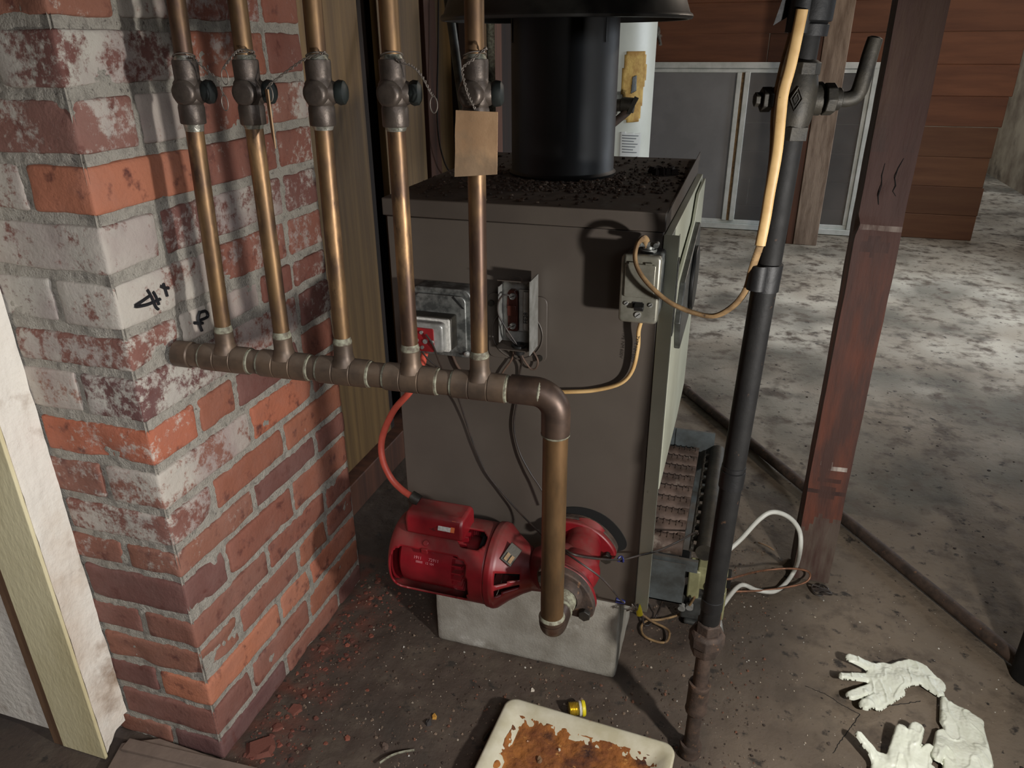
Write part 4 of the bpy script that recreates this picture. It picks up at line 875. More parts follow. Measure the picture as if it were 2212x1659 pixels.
wire('side_wire', 'brown cable running just behind the tan cable along the gas pipe', [PY(1640, 545, .999), PY(1656, 430, .998), PY(1668, 330, .998), PY(1672, 240, 1.0), PY(1686, 160, 1.0), PY(1705, 90, 1.0), PY(1722, 30, 1.0)], .0035, tanold_m)
P = [(SX+.006, 1.112, SZ-.045), PY(1380, 712, 1.118), PY(1378, 750, 1.122), PY(1366, 800, 1.126), PY(1340, 828, 1.128), PY(1290, 842, 1.128), PY(1240, 846, 1.125), PY(1180, 845, 1.124), PY(1100, 832, 1.124), PY(1040, 822, 1.125), PY(1005, 812, 1.127)]
b = MB(); b.tube(smooth(P), .0048, 14, flat=.7); c2 = thing('lower_cable', 'tan printed cable from the bottom of the switch box to the header pipe', 'cable', tuple(P[0])); b.build('sheath', tan_m, c2)
q0, q1 = PY(1381, 712, 1.1140), PY(1362, 795, 1.1195); d_ = (q1-q0)
text('TYPE NM 600V', .0076, (q0+q1)/2, d_, Vector((d_.z*-1, 0, d_.x)) if False else Vector((-d_.z, 0, d_.x)), ink_m, 'printed_lettering', c2, .0002)

# ------------------------------------------------------------------ black gas pipe
gp = thing('gas_pipe', 'black vertical gas pipe with a union near the floor and a lever valve on top', 'pipe', (.015, 1.005, 0))
def G(z): t = z/1.25; return Vector((.0142*(1-t)+.0440*t + (.0-.004*math.sin(t*PI)), 1.005+.013*t, z))
b = MB(); b.tube([G(.295), G(.66)], .0162, 24); b.tube([G(.60), G(1.060)], .0166, 24); b.tube([G(1.145), G(2.09)], .0150, 24); b.build('pipe', gas_m, gp)
b = MB(); b.tube([G(-.01), G(.150)], .0128, 24); b.tube([G(.150), G(.245)], .0128, 20); b.build('lower_pipe', rust_m, gp)
b = MB()
for z0, z1, r in ((.0, .026, .0185), (.105, .170, .0180)):
    b.lathe(G(z0), G(z1)-G(z0), [(0, .013), (0, r), (.004, r+.0012), (.010, r), (z1-z0-.010, r), (z1-z0-.004, r+.0012), (z1-z0, r), (z1-z0, .013)], 28)
b.build('pipe_coupling', rust_m, gp)
b = MB(); b.lathe(G(.240), (0, 0, 1), [(0, .014), (0, .0235), (.012, .0265), (.024, .0265)], 8); b.lathe(G(.262), (0, 0, 1), [(0, .0295), (.018, .0295), (.024, .024), (.024, .016)], 8); b.lathe(G(.284), (0, 0, 1), [(0, .021), (.020, .021), (.022, .017)], 6); b.build('union', rust_m, gp, bevel=.0015)
b = MB()
for z0, z1, r in ((.330, .352, .0175), (.562, .592, .0182), (.592, .600, .0175)): b.lathe(G(z0), G(z1)-G(z0), [(0, .016), (.001, r), (z1-z0-.001, r), (z1-z0, .016)], 24)
b.build('tape_band', tape_m, gp)
b = MB(); b.lathe(G(.868), G(.906)-G(.868), [(0, .0165), (.001, .0195), (.037, .0198), (.038, .0165)], 24); b.box((-.006, .982, .870), (.030, .990, .904)) if False else None
q = PY(1636, 560, .990); b.tube([G(.872)+Vector((-.010, -.012, 0)), G(.905)+Vector((-.010, -.012, 0))], .0125, 16); b.build('tape_wrap', tape_m, gp)['label'] = 'black tape holding the tan cable'
b = MB(); b.lathe(G(1.175), G(1.24)-G(1.175), [(0, .016), (0, .0225), (.012, .0230), (.014, .0205), (.016, .0250), (.060, .0255), (.12, .025)], 10); b.tube([G(1.178)+Vector((-.012, -.014, 0)), G(1.26)+Vector((-.012, -.014, 0))], .014, 14)
c = G(1.20); b.add([c+Vector((-.018, -.012, .0)), c+Vector((-.040, -.018, -.014)), c+Vector((-.018, -.016, .075)), c+Vector((-.016, -.009, .0)), c+Vector((-.040, -.016, -.014)), c+Vector((-.016, -.012, .075))], [(0, 1, 2), (5, 4, 3), (0, 3, 4, 1), (1, 4, 5, 2), (2, 5, 3, 0)]); b.build('tape_wrap', tape_m, gp, sharp=50)['label'] = 'thick black tape wrap with a loose flap at the top'
# valve
vv = G(1.106); ud = (G(1.2)-G(1.0)).normalized()
b = MB(); b.lathe(vv-ud*.046, ud, [(0, .016), (0, .0222), (.016, .0222), (.016, .018)], 6); b.lathe(vv+ud*.028, ud, [(0, .018), (0, .0215), (.013, .0215), (.016, .016)], 8)
b.lathe(vv, ud, [(-.032, .0190), (-.026, .0205), (-.016, .0225), (0, .0235), (.016, .0225), (.028, .0200)], 32)
b.lathe(vv+Vector((-.030, 0, 0)), (1, .3, 0), [(0, 0), (0, .0120), (.006, .0145), (.060, .0195), (.064, .0150), (.064, 0)], 28); vb = b.build('valve_body', iron_m, gp, bevel=.0006)
xd = Vector((1, .30, 0)).normalized(); b = MB(); b.hexp(vv-xd*.050, vv-xd*.040, .0085); b.hexp(vv-xd*.042, vv-xd*.030, .0145); b.hexp(vv+xd*.032, vv+xd*.044, .0185, n=8); b.cyl(vv+xd*.040, vv+xd*.052, .0130, 16); b.build('valve_nut', iron_m, vb, bevel=.001)
b = MB(); h0 = vv+xd*.048; P = smooth([h0, h0+xd*.014, h0+xd*.024+Vector((0, 0, .006)), h0+xd*.028+Vector((0, 0, .024)), h0+xd*.031+Vector((0, 0, .050)), h0+xd*.034+Vector((0, 0, .068))], 6)
b.tube(P, [.0085+.0012*math.sin(i/len(P)*3) for i in range(len(P)-1)]+[.005], 18, flat=.8); b.build('lever', iron_m, vb)
b = MB(); 
fdv = Vector((-.03, -1, .08)).normalized(); o_ = vv+fdv*.0236; ux = Vector((1, 0, 0)); P = [o_+ux*a+ud*c_ for a, c_ in ((0, .013), (.0065, 0), (0, -.013), (-.0065, 0), (0, .013))]
b.tube(P, .0009, 6); P = [o_+ux*a+ud*c_ for a, c_ in ((0, .007), (.0032, 0), (0, -.007), (-.0032, 0), (0, .007))]; b.tube(P, .0007, 6); b.build('cast_diamond_mark', iron_m, vb)
# ------------------------------------------------------------------ wooden post
po = thing('wooden_post', 'thick red-brown timber post with cracks and a whitish scuff near its foot', 'post', (.245, 1.61, 0))
b = MB(); px0, px1, py0, py1 = .2035, .2845, 1.575, 1.655; nz_ = 200; per = []
m = 10
for t in range(m): per.append((px0+(px1-px0)*t/m, py0))
for t in range(m): per.append((px1, py0+(py1-py0)*t/m))
for t in range(m): per.append((px1-(px1-px0)*t/m, py1))
for t in range(m): per.append((px0, py1-(py1-py0)*t/m))
vs = []; cols = []
for k in range(nz_+1):
    z = 2.09*k/nz_
    for (x, y) in per:
        d = Vector((x-(px0+px1)/2, y-(py0+py1)/2, 0)).normalized(); g = .0022*noise.noise(Vector((x*45, y*45, z*5)))+.0016*noise.noise(Vector((x*110, y*110, z*14)))
        q = abs(z-.845+.35*(x-px0))
        if y <= py0+.03 and q < .022 and x < px0+.062: g -= .010*(1-q/.022)*(1-max(0, x-px0)/.062)**.5
        q = (z-.93)-.9*(x-.245)
        if y <= py0+.01 and abs(q) < .006 and .22 < x < .275: g -= .004
        vs.append((x+d.x*g, y+d.y*g, z))
n = len(per); fs = [(k*n+i, k*n+(i+1) % n, (k+1)*n+(i+1) % n, (k+1)*n+i) for k in range(nz_) for i in range(n)]
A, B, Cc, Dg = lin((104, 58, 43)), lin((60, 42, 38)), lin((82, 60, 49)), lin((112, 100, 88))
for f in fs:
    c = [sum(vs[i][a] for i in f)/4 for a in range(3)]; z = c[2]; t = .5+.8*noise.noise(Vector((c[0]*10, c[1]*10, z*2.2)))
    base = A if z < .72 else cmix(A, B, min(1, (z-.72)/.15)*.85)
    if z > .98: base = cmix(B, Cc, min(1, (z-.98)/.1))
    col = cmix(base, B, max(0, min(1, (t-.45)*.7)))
    if z < .16+.05*noise.noise(Vector((c[0]*30, 0, z*8))): col = cmix(Dg, B, max(0, min(1, t)))
    for zz, hw, xx in ((.245, .02, .243), (.805, .02, .24), (.275, .006, .243), (.245, .004, .2)):
        if abs(z-zz) < hw*(1-min(1, abs(c[0]-xx)/.03)*.8): col = cmix(col, lin((44, 30, 28)), .7)
    if .30 < z-.0 < .322 and px0+.012 < c[0] < px0+.07 and c[1] < py0+.01 and abs(z-.312-.004*math.sin((c[0]-.21)*90)) < .007: col = lin((190, 180, 170))
    if .835 < z < .845 and c[1] < py0+.01: col = cmix(col, lin((150, 138, 128)), .7)
    cols.append(col)
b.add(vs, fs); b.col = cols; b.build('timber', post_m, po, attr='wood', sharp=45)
b = MB()
for pts in ([(.232, .962), (.2305, .940), (.2335, .922), (.231, .902), (.2345, .886)], [(.262, .972), (.2555, .953), (.2535, .936), (.2575, .922), (.2545, .912), (.2615, .903)]):
    b.tube([(x, py0-.0002, z) for x, z in pts], [.0004, .0010, .0008, .0012, .0008, .0004][:len(pts)], 6)
b.build('crack', dark_m, po)

# ------------------------------------------------------------------ floor pipe and far right post
b = MB(); a0, a1 = PZ(1452, 818, .016), PZ(2230, 1452, .016); b.tube([a0, a1], .0150, 18); b.lathe(a0.lerp(a1, .06), (a1-a0), [(0, .015), (0, .018), (.02, .018), (.02, .015)], 18); tag(b.build('floor_pipe', rust_m), 'long rusty dark pipe lying diagonally across the floor behind the wooden post', 'pipe')
b = MB(); c = Vector((.652, 1.385, 0)); b.tube([c, c+Vector((0, 0, .22)), c+Vector((.004, .004, 2.08))], .034, 28); tag(b.build('black_post', gas_m), 'black upright pipe at the right edge where the floor pipe ends', 'pipe')

# ------------------------------------------------------------------ gas control valve on the floor
gv = thing('gas_control_valve', 'olive and grey gas control valve standing on the floor behind the black pipe', 'gas valve', (.01, 1.36, 0))
b = MB(); b.box((-.040, 1.342, .01), (.042, 1.385, .075)); b.box((-.030, 1.335, .0), (.030, 1.39, .012)); b.build('body', gvgrey_m, gv, bevel=.006, seg=3)
b = MB(); b.box((-.030, 1.335, .075), (-.004, 1.385, .148)); b.box((-.012, 1.338, .100), (.050, 1.388, .158)); b.box((.020, 1.335, .030), (.052, 1.385, .105)); b.build('cover', gvgreen_m, gv, bevel=.004)
b = MB(); b.cyl((.028, 1.335, .125), (.028, 1.318, .128), .013, 20); b.build('control_knob', redterm_m, gv, bevel=.002)
b = MB(); b.box((-.054, 1.345, .120), (-.030, 1.382, .165)); b.box((.044, 1.34, .115), (.058, 1.37, .145)); b.build('terminal_block', blackrub_m, gv, bevel=.002)
b = MB(); b.cyl((-.036, 1.335, .052), (-.036, 1.325, .050), .008, 16); b.cyl((-.020, 1.335, .058), (-.020, 1.325, .056), .008, 16); b.cyl((.040, 1.345, .04), (.052, 1.325, .0), .007, 12); b.build('fitting', steel_m, gv)
def cab(name, label, cat, pts, r, m, parts=None):
    b = MB(); b.tube(smooth(pts), r, 12); return tag(b.build(name, m), label, cat)
cab('white_tube', 'white tube looping up from the gas control valve beside the wooden post', 'tube', [PY(1566, 1195, 1.40), PY(1600, 1165, 1.42), PY(1640, 1122, 1.44), PY(1670, 1106, 1.455), PY(1705, 1118, 1.47), PY(1727, 1148, 1.48), PY(1728, 1190, 1.475), PZ(1716, 1232, .022), PZ(1695, 1262, .007), PZ(1670, 1278, .006), PZ(1635, 1275, .008), PZ(1598, 1265, .014), (.045, 1.37, .035)], .0052, white_m)
cab('copper_tube', 'thin copper tube looping from the gas control valve toward the post foot', 'tube', [(.046, 1.335, .02), PY(1565, 1260, 1.33), PY(1580, 1250, 1.34), PZ(1640, 1234, .055), PZ(1700, 1228, .055), PZ(1742, 1233, .045), PZ(1750, 1246, .03), PZ(1735, 1260, .018), PZ(1690, 1270, .012), PZ(1640, 1276, .010), PZ(1580, 1278, .012)], .0024, coptube_m)
cab('black_wire', 'thin black wire from the olive gas valve curving down to the floor', 'wire', [(-.046, 1.343, .135), PY(1455, 1240, 1.33), PY(1440, 1275, 1.33), PZ(1420, 1325, .010), PZ(1405, 1348, .005), PZ(1392, 1350, .005), PZ(1388, 1335, .01)], .0021, dkwire_m)
cab('brown_wire', 'dirty brown cord from the gas valve curling over the floor beside the block', 'wire', [(-.024, 1.33, .05), PY(1500, 1290, 1.32), PZ(1470, 1325, .010), PZ(1430, 1338, .006), PZ(1400, 1340, .005), PZ(1386, 1352, .005), PZ(1390, 1372, .005), PZ(1415, 1385, .004), PZ(1438, 1387, .005), PZ(1446, 1372, .008), PZ(1440, 1358, .008), PZ(1405, 1340, .014), PZ(1375, 1315, .030)], .0026, tanold_m)
cab('burner_wire', 'black wire with a knot crossing the boiler front to the burners', 'wire', [PY(1205, 1178, 1.0), PY(1240, 1198, .97), PY(1290, 1207, 1.02), PY(1340, 1209, 1.08), PY(1380, 1200, 1.11), PY(1420, 1190, 1.15), PY(1465, 1170, 1.20), PZ(1502, 1150, .262), PZ(1508, 1155, .255)], .0019, dkwire_m)
b = MB(); c = PY(1341, 1209, 1.08); b.tube([c+Vector((.005*math.sin(t), .003*math.cos(t*2), .005*math.cos(t))) for t in np.linspace(0, 4*PI, 30)], .0018, 8); tag(b.build('wire_knot', blue_m), 'small dark blue knot in the wire right of the pump flange', 'wire connector')
b = MB(); c = PY(1378, 1318, 1.12); b.lathe(c+Vector((.004, 0, -.010)), Vector((-.22, .1, 1)), [(0, 0), (0, .0062), (.010, .0058), (.020, .0045), (.022, 0)], 12); tag(b.build('wire_nut', yellow_m), 'yellow wire nut beside the lower right corner of the boiler', 'wire nut')
b = MB(); c = PY(1330, 1296, 1.08); b.lathe(c, Vector((1, .2, -.25)), [(0, 0), (0, .0050), (.010, .0045), (.017, .0035), (.018, 0)], 12); tag(b.build('wire_nut', blue_m), 'dark blue wire nut left of the yellow one below the pump flange', 'wire nut')
b = MB(); rw = random.Random(4); c = PY(1366, 1312, 1.115)
b.tube(smooth([c+Vector((rw.uniform(-.012, .012), rw.uniform(-.005, .005), rw.uniform(-.012, .012))) for _ in range(16)]+[PZ(1375, 1320, .02)], 6), .0011, 6); tag(b.build('wire_bundle', wire_m), 'tangle of bare twisted wire ends beside the yellow wire nut', 'wire')

# ------------------------------------------------------------------ rusty enamel tray
TC = [PZ(1098, 1505, .032), PZ(1462, 1612, .032)]; ux = (TC[1]-TC[0]); ux.z = 0; TW = ux.length; ux.normalize(); uy = Vector((ux.y, -ux.x, 0))
TL = .42; 
def TP(a, b_, z): return TC[0]+ux*a+uy*b_+Vector((0, 0, z-TC[0].z))
def ring(ins, r, z, n=8):
    out = []
    for cx, cy, a in ((TW-ins-r, TL-ins-r, 0), (ins+r, TL-ins-r, PI/2), (ins+r, ins+r, PI), (TW-ins-r, ins+r, 1.5*PI)):
        for i in range(n+1): t = a+PI/2*i/n; out.append(TP(cx+r*math.cos(t), cy+r*math.sin(t), z))
    return out
ty = thing('enamel_tray', 'cream enamelled metal tray with a rusted bottom lying on the floor', 'tray', (-.2, .9, 0))
b = MB(); R_S = [ring(.012, .016, .002), ring(.004, .020, .018), ring(.0, .022, .031), ring(.001, .022, .0345), ring(.005, .020, .0355), ring(.016, .018, .0335), ring(.028, .016, .024), ring(.040, .014, .017)]
k = len(R_S[0]); vs = [p for r in R_S for p in r]; fs = [(j*k+i, j*k+(i+1) % k, (j+1)*k+(i+1) % k, (j+1)*k+i) for j in range(len(R_S)-1) for i in range(k)]; fs.append(tuple(range(k))); b.add(vs, fs); b.build('rim', enamel_m, ty, sharp=60)
b = MB(); na, nb = 90, 120; vs = []
for j in range(nb+1):
    for i in range(na+1):
        a = .024+(TW-.048)*i/na; c_ = .024+(TL-.048)*j/nb; e = min(a-.024, c_-.024, TW-.024-a, TL-.024-c_); p = TP(a, c_, 0)
        z = .0262-min(.0095, max(0, e)*.55)+.0030*noise.noise(p*60)+.0018*noise.noise(p*160)-.004*(e <= 0)
        jx = .004*noise.noise(p*80+Vector((0, 0, 9))) if e < .004 else 0
        vs.append((p.x+jx, p.y+jx, z))
b.add(vs, [(j*(na+1)+i, j*(na+1)+i+1, (j+1)*(na+1)+i+1, (j+1)*(na+1)+i) for j in range(nb) for i in range(na)]); b.build('rust_bed', rustbed_m, ty, sharp=60)
b = MB(); rk2 = random.Random(8)
for q, s, c_ in (((1208, 1618), .004, (190, 180, 160)), ((1165, 1640), .007, (120, 92, 66)), ((1240, 1588), .004, (170, 90, 70)), ((1140, 1600), .003, (190, 150, 120))):
    p = PZ(q[0], q[1], .02); chip(b, (p.x, p.y, .0165), s, rk2, lin(c_), .9)
tag(b.build('tray_crumbs', soil_m, attr='stone', flatsh=True), 'small pale crumbs lying on the rust in the tray', 'debris')['kind'] = 'stuff'
# fuse plug
fz = thing('plug_fuse', 'small screw-in plug fuse with yellow rim beside the enamel tray', 'fuse', (-.205, 1.03, 0))
c = PZ(1228, 1532, .014); d = (PZ(1256, 1530, .014)-c).normalized()
b = MB(); pr = [(0, 0), (0, .010)]
for i in range(5): pr += [(.0015+i*.0032, .0135), (.0031+i*.0032, .0115)]
b.lathe(c, d, pr+[(.019, .0125)], 28); b.build('threaded_base', brass_m, fz)
b = MB(); b.lathe(c+d*.019, d, [(0, .0115), (.001, .014), (.005, .014), (.006, .0125)], 28); b.build('collar', sticker_m, fz)
b = MB(); b.lathe(c+d*.0245, d, [(0, .0130), (.001, .0150), (.006, .0150), (.0075, .013), (.0075, 0)], 28); b.build('rim', yellow_m, fz)

# ------------------------------------------------------------------ latex gloves
def glove(name, label, caps, seed, step=.0018, thick=.0075, group='discarded latex gloves'):
    # caps: ((px,py,r),(px,py,r),lift0,lift1) tapered strokes on the floor plane
    S = []
    for (p, q, l0, l1) in caps:
        a = PZ(p[0], p[1], .01); c = PZ(q[0], q[1], .01); S.append((a.x, a.y, p[2], c.x, c.y, q[2], l0, l1))
    x0 = min(min(s[0], s[3]) for s in S)-.04; x1 = max(max(s[0], s[3]) for s in S)+.04; y0 = min(min(s[1], s[4]) for s in S)-.04; y1 = max(max(s[1], s[4]) for s in S)+.04
    nx_, ny_ = int((x1-x0)/step), int((y1-y0)/step); gx = x0+step*np.arange(nx_+1); gy = y0+step*np.arange(ny_+1); Xg, Yg = np.meshgrid(gx, gy)
    D = np.full(Xg.shape, 9.0); LF = np.zeros(Xg.shape); WT = np.zeros(Xg.shape)
    for (ax_, ay_, ra, bx_, by_, rb_, l0, l1) in S:
        dx, dy = bx_-ax_, by_-ay_; L2 = dx*dx+dy*dy+1e-12; t = np.clip(((Xg-ax_)*dx+(Yg-ay_)*dy)/L2, 0, 1); d = np.hypot(Xg-ax_-t*dx, Yg-ay_-t*dy)-(ra+(rb_-ra)*t)
        wt = np.exp(-np.clip(d, -.01, 1)*260); LF += wt*(l0+(l1-l0)*t); WT += wt
        h = np.clip(.5+.5*(D-d)/.0035, 0, 1); D = D*(1-h)+d*h-.0035*h*(1-h)
    LF /= WT; gyD, gxD = np.gradient(D, step); g2 = gxD**2+gyD**2+1e-9
    keep = D < step*.9; idx = -np.ones(D.shape, int); vs = []; 
    top = {}; bot = {}
    for j in range(ny_+1):
        for i in range(nx_+1):
            if not keep[j, i]: continue
            x, y, d = Xg[j, i], Yg[j, i], D[j, i]
            if d > -step*.9:
                x -= gxD[j, i]*d/g2[j, i]; y -= gyD[j, i]*d/g2[j, i]; d = 0
            e = -d; pr = min(1, e/.006); pr = math.sqrt(max(0, 1-(1-pr)**2)); p = Vector((x, y, seed))
            wr = 1.0*noise.noise(Vector((x*55, y*38, seed)))+.7*abs(noise.noise(Vector((x*120+3, y*80, seed))))+.5*noise.noise(Vector((x*210, y*240, seed)))
            cr = (1-abs(noise.noise(Vector((x*30+y*18, y*14-x*22, seed+7)))) *9); cr = max(0, cr)
            z = max(0, LF[j, i]); h = thick*pr*(.80+.55*noise.noise(Vector((x*26, y*26, seed)))+.28*cr+.16*wr)
            top[(j, i)] = len(vs); vs.append((x, y, z+.002+max(.0004*pr, h)))
            bot[(j, i)] = len(vs) if pr > 0 else top[(j, i)]
            if pr > 0: vs.append((x, y, z+.0018))
    fs = []
    for j in range(ny_):
        for i in range(nx_):
            k4 = [(j, i), (j, i+1), (j+1, i+1), (j+1, i)]
            if all(k_ in top for k_ in k4):
                fs.append(tuple(top[k_] for k_ in k4)); q = [bot[k_] for k_ in reversed(k4)]
                if any(bot[k_] != top[k_] for k_ in k4): fs.append(tuple(q))
    b = MB(); b.add(vs, fs); o = b.build(name, glove_m, sharp=75); return tag(o, label, 'glove', group)
glove('latex_glove', 'white latex glove with spread fingers pointing left, uppermost on the floor', [
    ((1975, 1450, .031), (1905, 1468, .030), .006, .006), ((1915, 1450, .024), (1905, 1492, .023), .004, .004), ((1885, 1443, .013), (1834, 1434, .0105), .008, .022),
    ((1878, 1463, .011), (1818, 1470, .0085), .006, .018), ((1890, 1484, .013), (1838, 1507, .0105), .004, .012), ((1908, 1500, .014), (1867, 1528, .0115), .004, .012),
    ((1940, 1490, .014), (1896, 1526, .0085), .003, .003), ((1985, 1450, .027), (2018, 1474, .022), .004, .002), ((2000, 1466, .022), (2030, 1494, .010), .003, .002)], 1.0, .0013)
glove('latex_glove', 'crumpled white latex glove lying cuff up at the right, below the first', [
    ((2040, 1510, .007), (2060, 1560, .024), .004, .004), ((2052, 1518, .006), (2112, 1556, .012), .003, .003), ((2075, 1550, .030), (2085, 1610, .034), .004, .004), ((2104, 1565, .018), (2120, 1640, .020), .003, .003),
    ((2040, 1590, .015), (2020, 1642, .009), .006, .016), ((2085, 1620, .032), (2085, 1690, .036), .004, .004), ((2062, 1650, .014), (2048, 1680, .010), .003, .003)], 5.0, .0014)
glove('latex_glove', 'white latex glove with curled fingers at the bottom edge of the floor', [
    ((1960, 1690, .034), (1930, 1680, .030), .004, .004), ((1905, 1655, .013), (1878, 1627, .0105), .008, .018), ((1878, 1627, .0105), (1852, 1606, .008), .018, .028), ((1905, 1640, .014), (1900, 1690, .018), .006, .004),
    ((1930, 1650, .015), (1944, 1590, .011), .010, .024), ((1955, 1650, .017), (1976, 1588, .0125), .008, .026), ((1985, 1650, .014), (2008, 1625, .012), .006, .010), ((1990, 1665, .014), (2010, 1660, .010), .004, .006)], 9.0, .0014)
# plank by the chimney foot
b = MB(); p0, p1, p2, p3 = PZ(262, 1602, .018), PZ(345, 1592, .018), PZ(530, 1657, .018), PZ(430, 1800, .018); p4 = PZ(150, 1800, .018)
nn = 1; b.prism([(p0.x, p0.y), (p1.x, p1.y), (p2.x, p2.y), (p3.x, p3.y), (p4.x, p4.y)], (0, 0, .004), (1, 0, 0), (0, 1, 0), (0, 0, .012)); pk = thing('floor_plank', 'flat grey-brown board lying on the floor at the chimney foot', 'board', (p2.x, p2.y-.05, 0)); b.build('board', plank_m, pk, bevel=.002)
b = MB(); q0, q1 = PZ(272, 1604, .022), PZ(520, 1662, .022); dd = (q1-q0).normalized(); nn_ = Vector((dd.y, -dd.x, 0))
b.prism([(0, -.010), (.26, -.010), (.26, .012), (.0, .014)], (q0.x, q0.y, .0165), dd, nn_, (0, 0, .006)); b.build('batten', plank_m, pk, bevel=.001)
# loose stones and brick crumbs
def scatter(name, label, n, fn, pal, smin, smax, seed, flat=.7, cat='debris'):
    b = MB(); r = random.Random(seed); k = 0
    while k < n:
        x, y = fn(r)
        if not (-.775 < x < 1.6 and .4 < y < 4): continue
        if X0-.01 < x < X1+.01 and Y0-.01 < y < Y1+.01: continue
        q = Vector((x, y, 0))-Vector((TC[0].x, TC[0].y, 0))
        if -.01 < q.dot(ux) < TW+.01 and -.01 < q.dot(uy) < TL+.01: continue
        k += 1; s = smin*(smax/smin)**(r.random()**2.2); c = lin(pal[r.randrange(len(pal))]); v = r.uniform(.7, 1.25); chip(b, (x, y, ground(x, y)-.0006), s, r, (c[0]*v, c[1]*v, c[2]*v, 1), flat)
    o = b.build(name, soil_m, attr='stone', flatsh=True); tag(o, label, cat); o['kind'] = 'stuff'; return o
scatter('gravel', 'brown dirt crumbs and tiny stones covering the floor before the boiler', 6500, lambda r: (r.uniform(-.77, .15), r.uniform(.6, 1.75)), [(96, 80, 67), (78, 64, 54), (120, 102, 86), (64, 52, 44), (104, 70, 54)], .0010, .0042, 1)
scatter('pale_grit', 'tiny pale grit specks scattered over the floor', 900, lambda r: (r.uniform(-.75, .6), r.uniform(.65, 1.6)), [(176, 164, 146), (150, 138, 122), (190, 186, 176)], .0010, .0030, 2)
scatter('brick_crumbs', 'red brick crumbs along the foot of the chimney', 420, lambda r: (-.775+abs(r.gauss(0, .07)), r.uniform(.70, 1.30)), [(122, 70, 54), (108, 60, 48), (92, 54, 44)], .0018, .0085, 3, .5)
scatter('dark_flakes', 'dark flakes and dirt clumps scattered on the concrete floor', 420, lambda r: (r.uniform(-.1, 1.0), r.uniform(1.0, 3.0)), [(58, 48, 42), (44, 38, 34), (72, 62, 54)], .0015, .006, 4, .5)
def lump(name, label, px, py, s, col, fl=.6, seed=1, cat='stone'):
    b = MB(); p = PZ(px, py, 0); r = random.Random(seed); chip(b, (p.x, p.y, ground(p.x, p.y)-.001), s, r, lin(col), fl); return tag(b.build(name, soil_m, attr='stone', flatsh=True), label, cat)
lump('ochre_stone', 'small ochre-yellow stone chip left of the enamel tray', 938, 1548, .0075, (190, 140, 60), .8, 2)
lump('dark_stone', 'round dark grey pebble touching the ochre stone chip', 925, 1562, .009, (58, 54, 52), .9, 3)
lump('white_chip', 'short white cylinder-like chip on the dirt below the block', 1150, 1489, .006, (206, 196, 180), .6, 4)
lump('brown_pebble', 'brown pebble near the bottom edge left of the tray', 832, 1610, .009, (92, 76, 66), .9, 5)
for i, (px, py, s, lab) in enumerate(((565, 1615, .030, 'largest flat slab of flaked red brick at the bottom of the chimney'), (640, 1530, .020, 'flat red brick flake halfway along the chimney foot'), (700, 1400, .016, 'small orange-red brick flake toward the far end of the chimney'), (600, 1570, .016, 'thin red brick flake between the two larger ones'))):
    o = lump('brick_flake', lab, px, py, s, (108, 64, 52), .28, 20+i, 'brick fragment'); o['group'] = 'brick flakes on the floor'
b = MB(); b.tube(smooth([PZ(820, 1648, .004), PZ(845, 1632, .006), PZ(870, 1624, .006), PZ(895, 1620, .004)], 6), .0026, 8, flat=.6); tag(b.build('plaster_shard', verd_m), 'curved pale green-grey shard on the dirt near the bottom edge', 'shard')
b = MB(); b.tube(smooth([PZ(1045, 1600, .004), PZ(1055, 1585, .008), PZ(1062, 1572, .004)], 4), [.004, .005, .006, .006, .005, .004, .003, .002, .001], 6, flat=.4); tag(b.build('metal_sliver', iron_m), 'grey pointed metal sliver just left of the enamel tray', 'shard')
b = MB(); r5 = random.Random(9); c = PZ(1770, 1277, 0)
b.tube(smooth([c+Vector((r5.uniform(-.022, .028), r5.uniform(-.016, .016), r5.uniform(.002, .014))) for _ in range(22)], 5), .0022, 6); tag(b.build('tangled_scrap', dkwire_m), 'dark tangled scrap lying at the foot of the wooden post', 'debris')
b = MB(); b.tube(smooth([PZ(1638, 1172, .006), PZ(1655, 1178, .006), PZ(1672, 1188, .006)], 4), .0018, 6); tag(b.build('pale_twig', card_m), 'thin pale splinter on the shaded floor left of the post', 'debris')
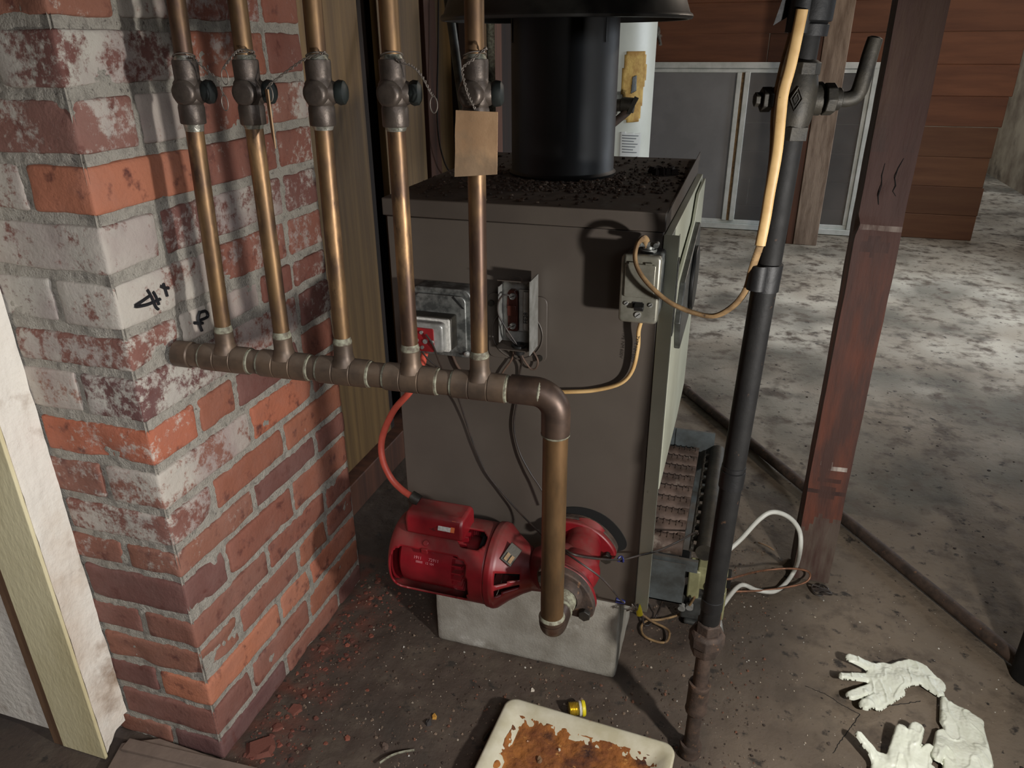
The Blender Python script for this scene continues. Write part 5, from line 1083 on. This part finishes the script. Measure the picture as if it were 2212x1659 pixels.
for pts in ([(1740, 1478), (1790, 1500), (1820, 1520), (1858, 1540)], [(1858, 1540), (1838, 1570), (1815, 1600), (1800, 1625)], [(1900, 1524), (1950, 1518), (1990, 1512)]):
    P = smooth([PZ(x, y, 0) for x, y in pts], 10); b = MB(); b.tube([Vector((p.x+random.uniform(-.001, .001), p.y+random.uniform(-.001, .001), ground(p.x, p.y)-.0001)) for p in P], .0008, 5); struct(b.build('floor_crack', dark_m))
# rings, bands and nuts that sit apart on one carrier are parts of their own
def split(o):
    me = o.data; n = len(me.vertices); p = list(range(n))
    def f(i):
        while p[i] != i: p[i] = p[p[i]]; i = p[i]
        return i
    for e in me.edges:
        a, c = f(e.vertices[0]), f(e.vertices[1])
        if a != c: p[a] = c
    bb = {}
    for v in me.vertices:
        r = f(v.index); c = v.co; q = bb.setdefault(r, [list(c), list(c)])
        for k in range(3): q[0][k] = min(q[0][k], c[k]); q[1][k] = max(q[1][k], c[k])
    keys = list(bb); g = {k: k for k in keys}
    def h(i):
        while g[i] != i: i = g[i]
        return i
    for i in keys:
        for j in keys:
            if i != j and all(bb[i][0][k]-.0012 <= bb[j][1][k] and bb[j][0][k]-.0012 <= bb[i][1][k] for k in range(3)): g[h(i)] = h(j)
    groups = {}
    for v in me.vertices: groups.setdefault(h(f(v.index)), []).append(v.index)
    if len(groups) < 2: return
    import bmesh
    base = o.name.split('.')[0]; first = True
    src = me.copy()
    for gi, ids in groups.items():
        ids = set(ids); nm = src.copy(); bm = bmesh.new(); bm.from_mesh(nm); bm.verts.ensure_lookup_table()
        bmesh.ops.delete(bm, geom=[v for v in bm.verts if v.index not in ids], context='VERTS'); bm.to_mesh(nm); bm.free()
        if first: o.data = nm; first = False
        else:
            c = o.copy(); c.data = nm; c.name = base; COL.objects.link(c); c.parent = o.parent
for o in list(bpy.data.objects):
    if o.type == 'MESH' and o.name.split('.')[0] in ('crack', 'fitting', 'flap_hinge', 'hood_bracket', 'mullion', 'pipe', 'pipe_coupling', 'side_flap', 'solder_bead', 'solder_ring', 'tape_band', 'terminal_block', 'valve_nut'): split(o)
fix_roots()
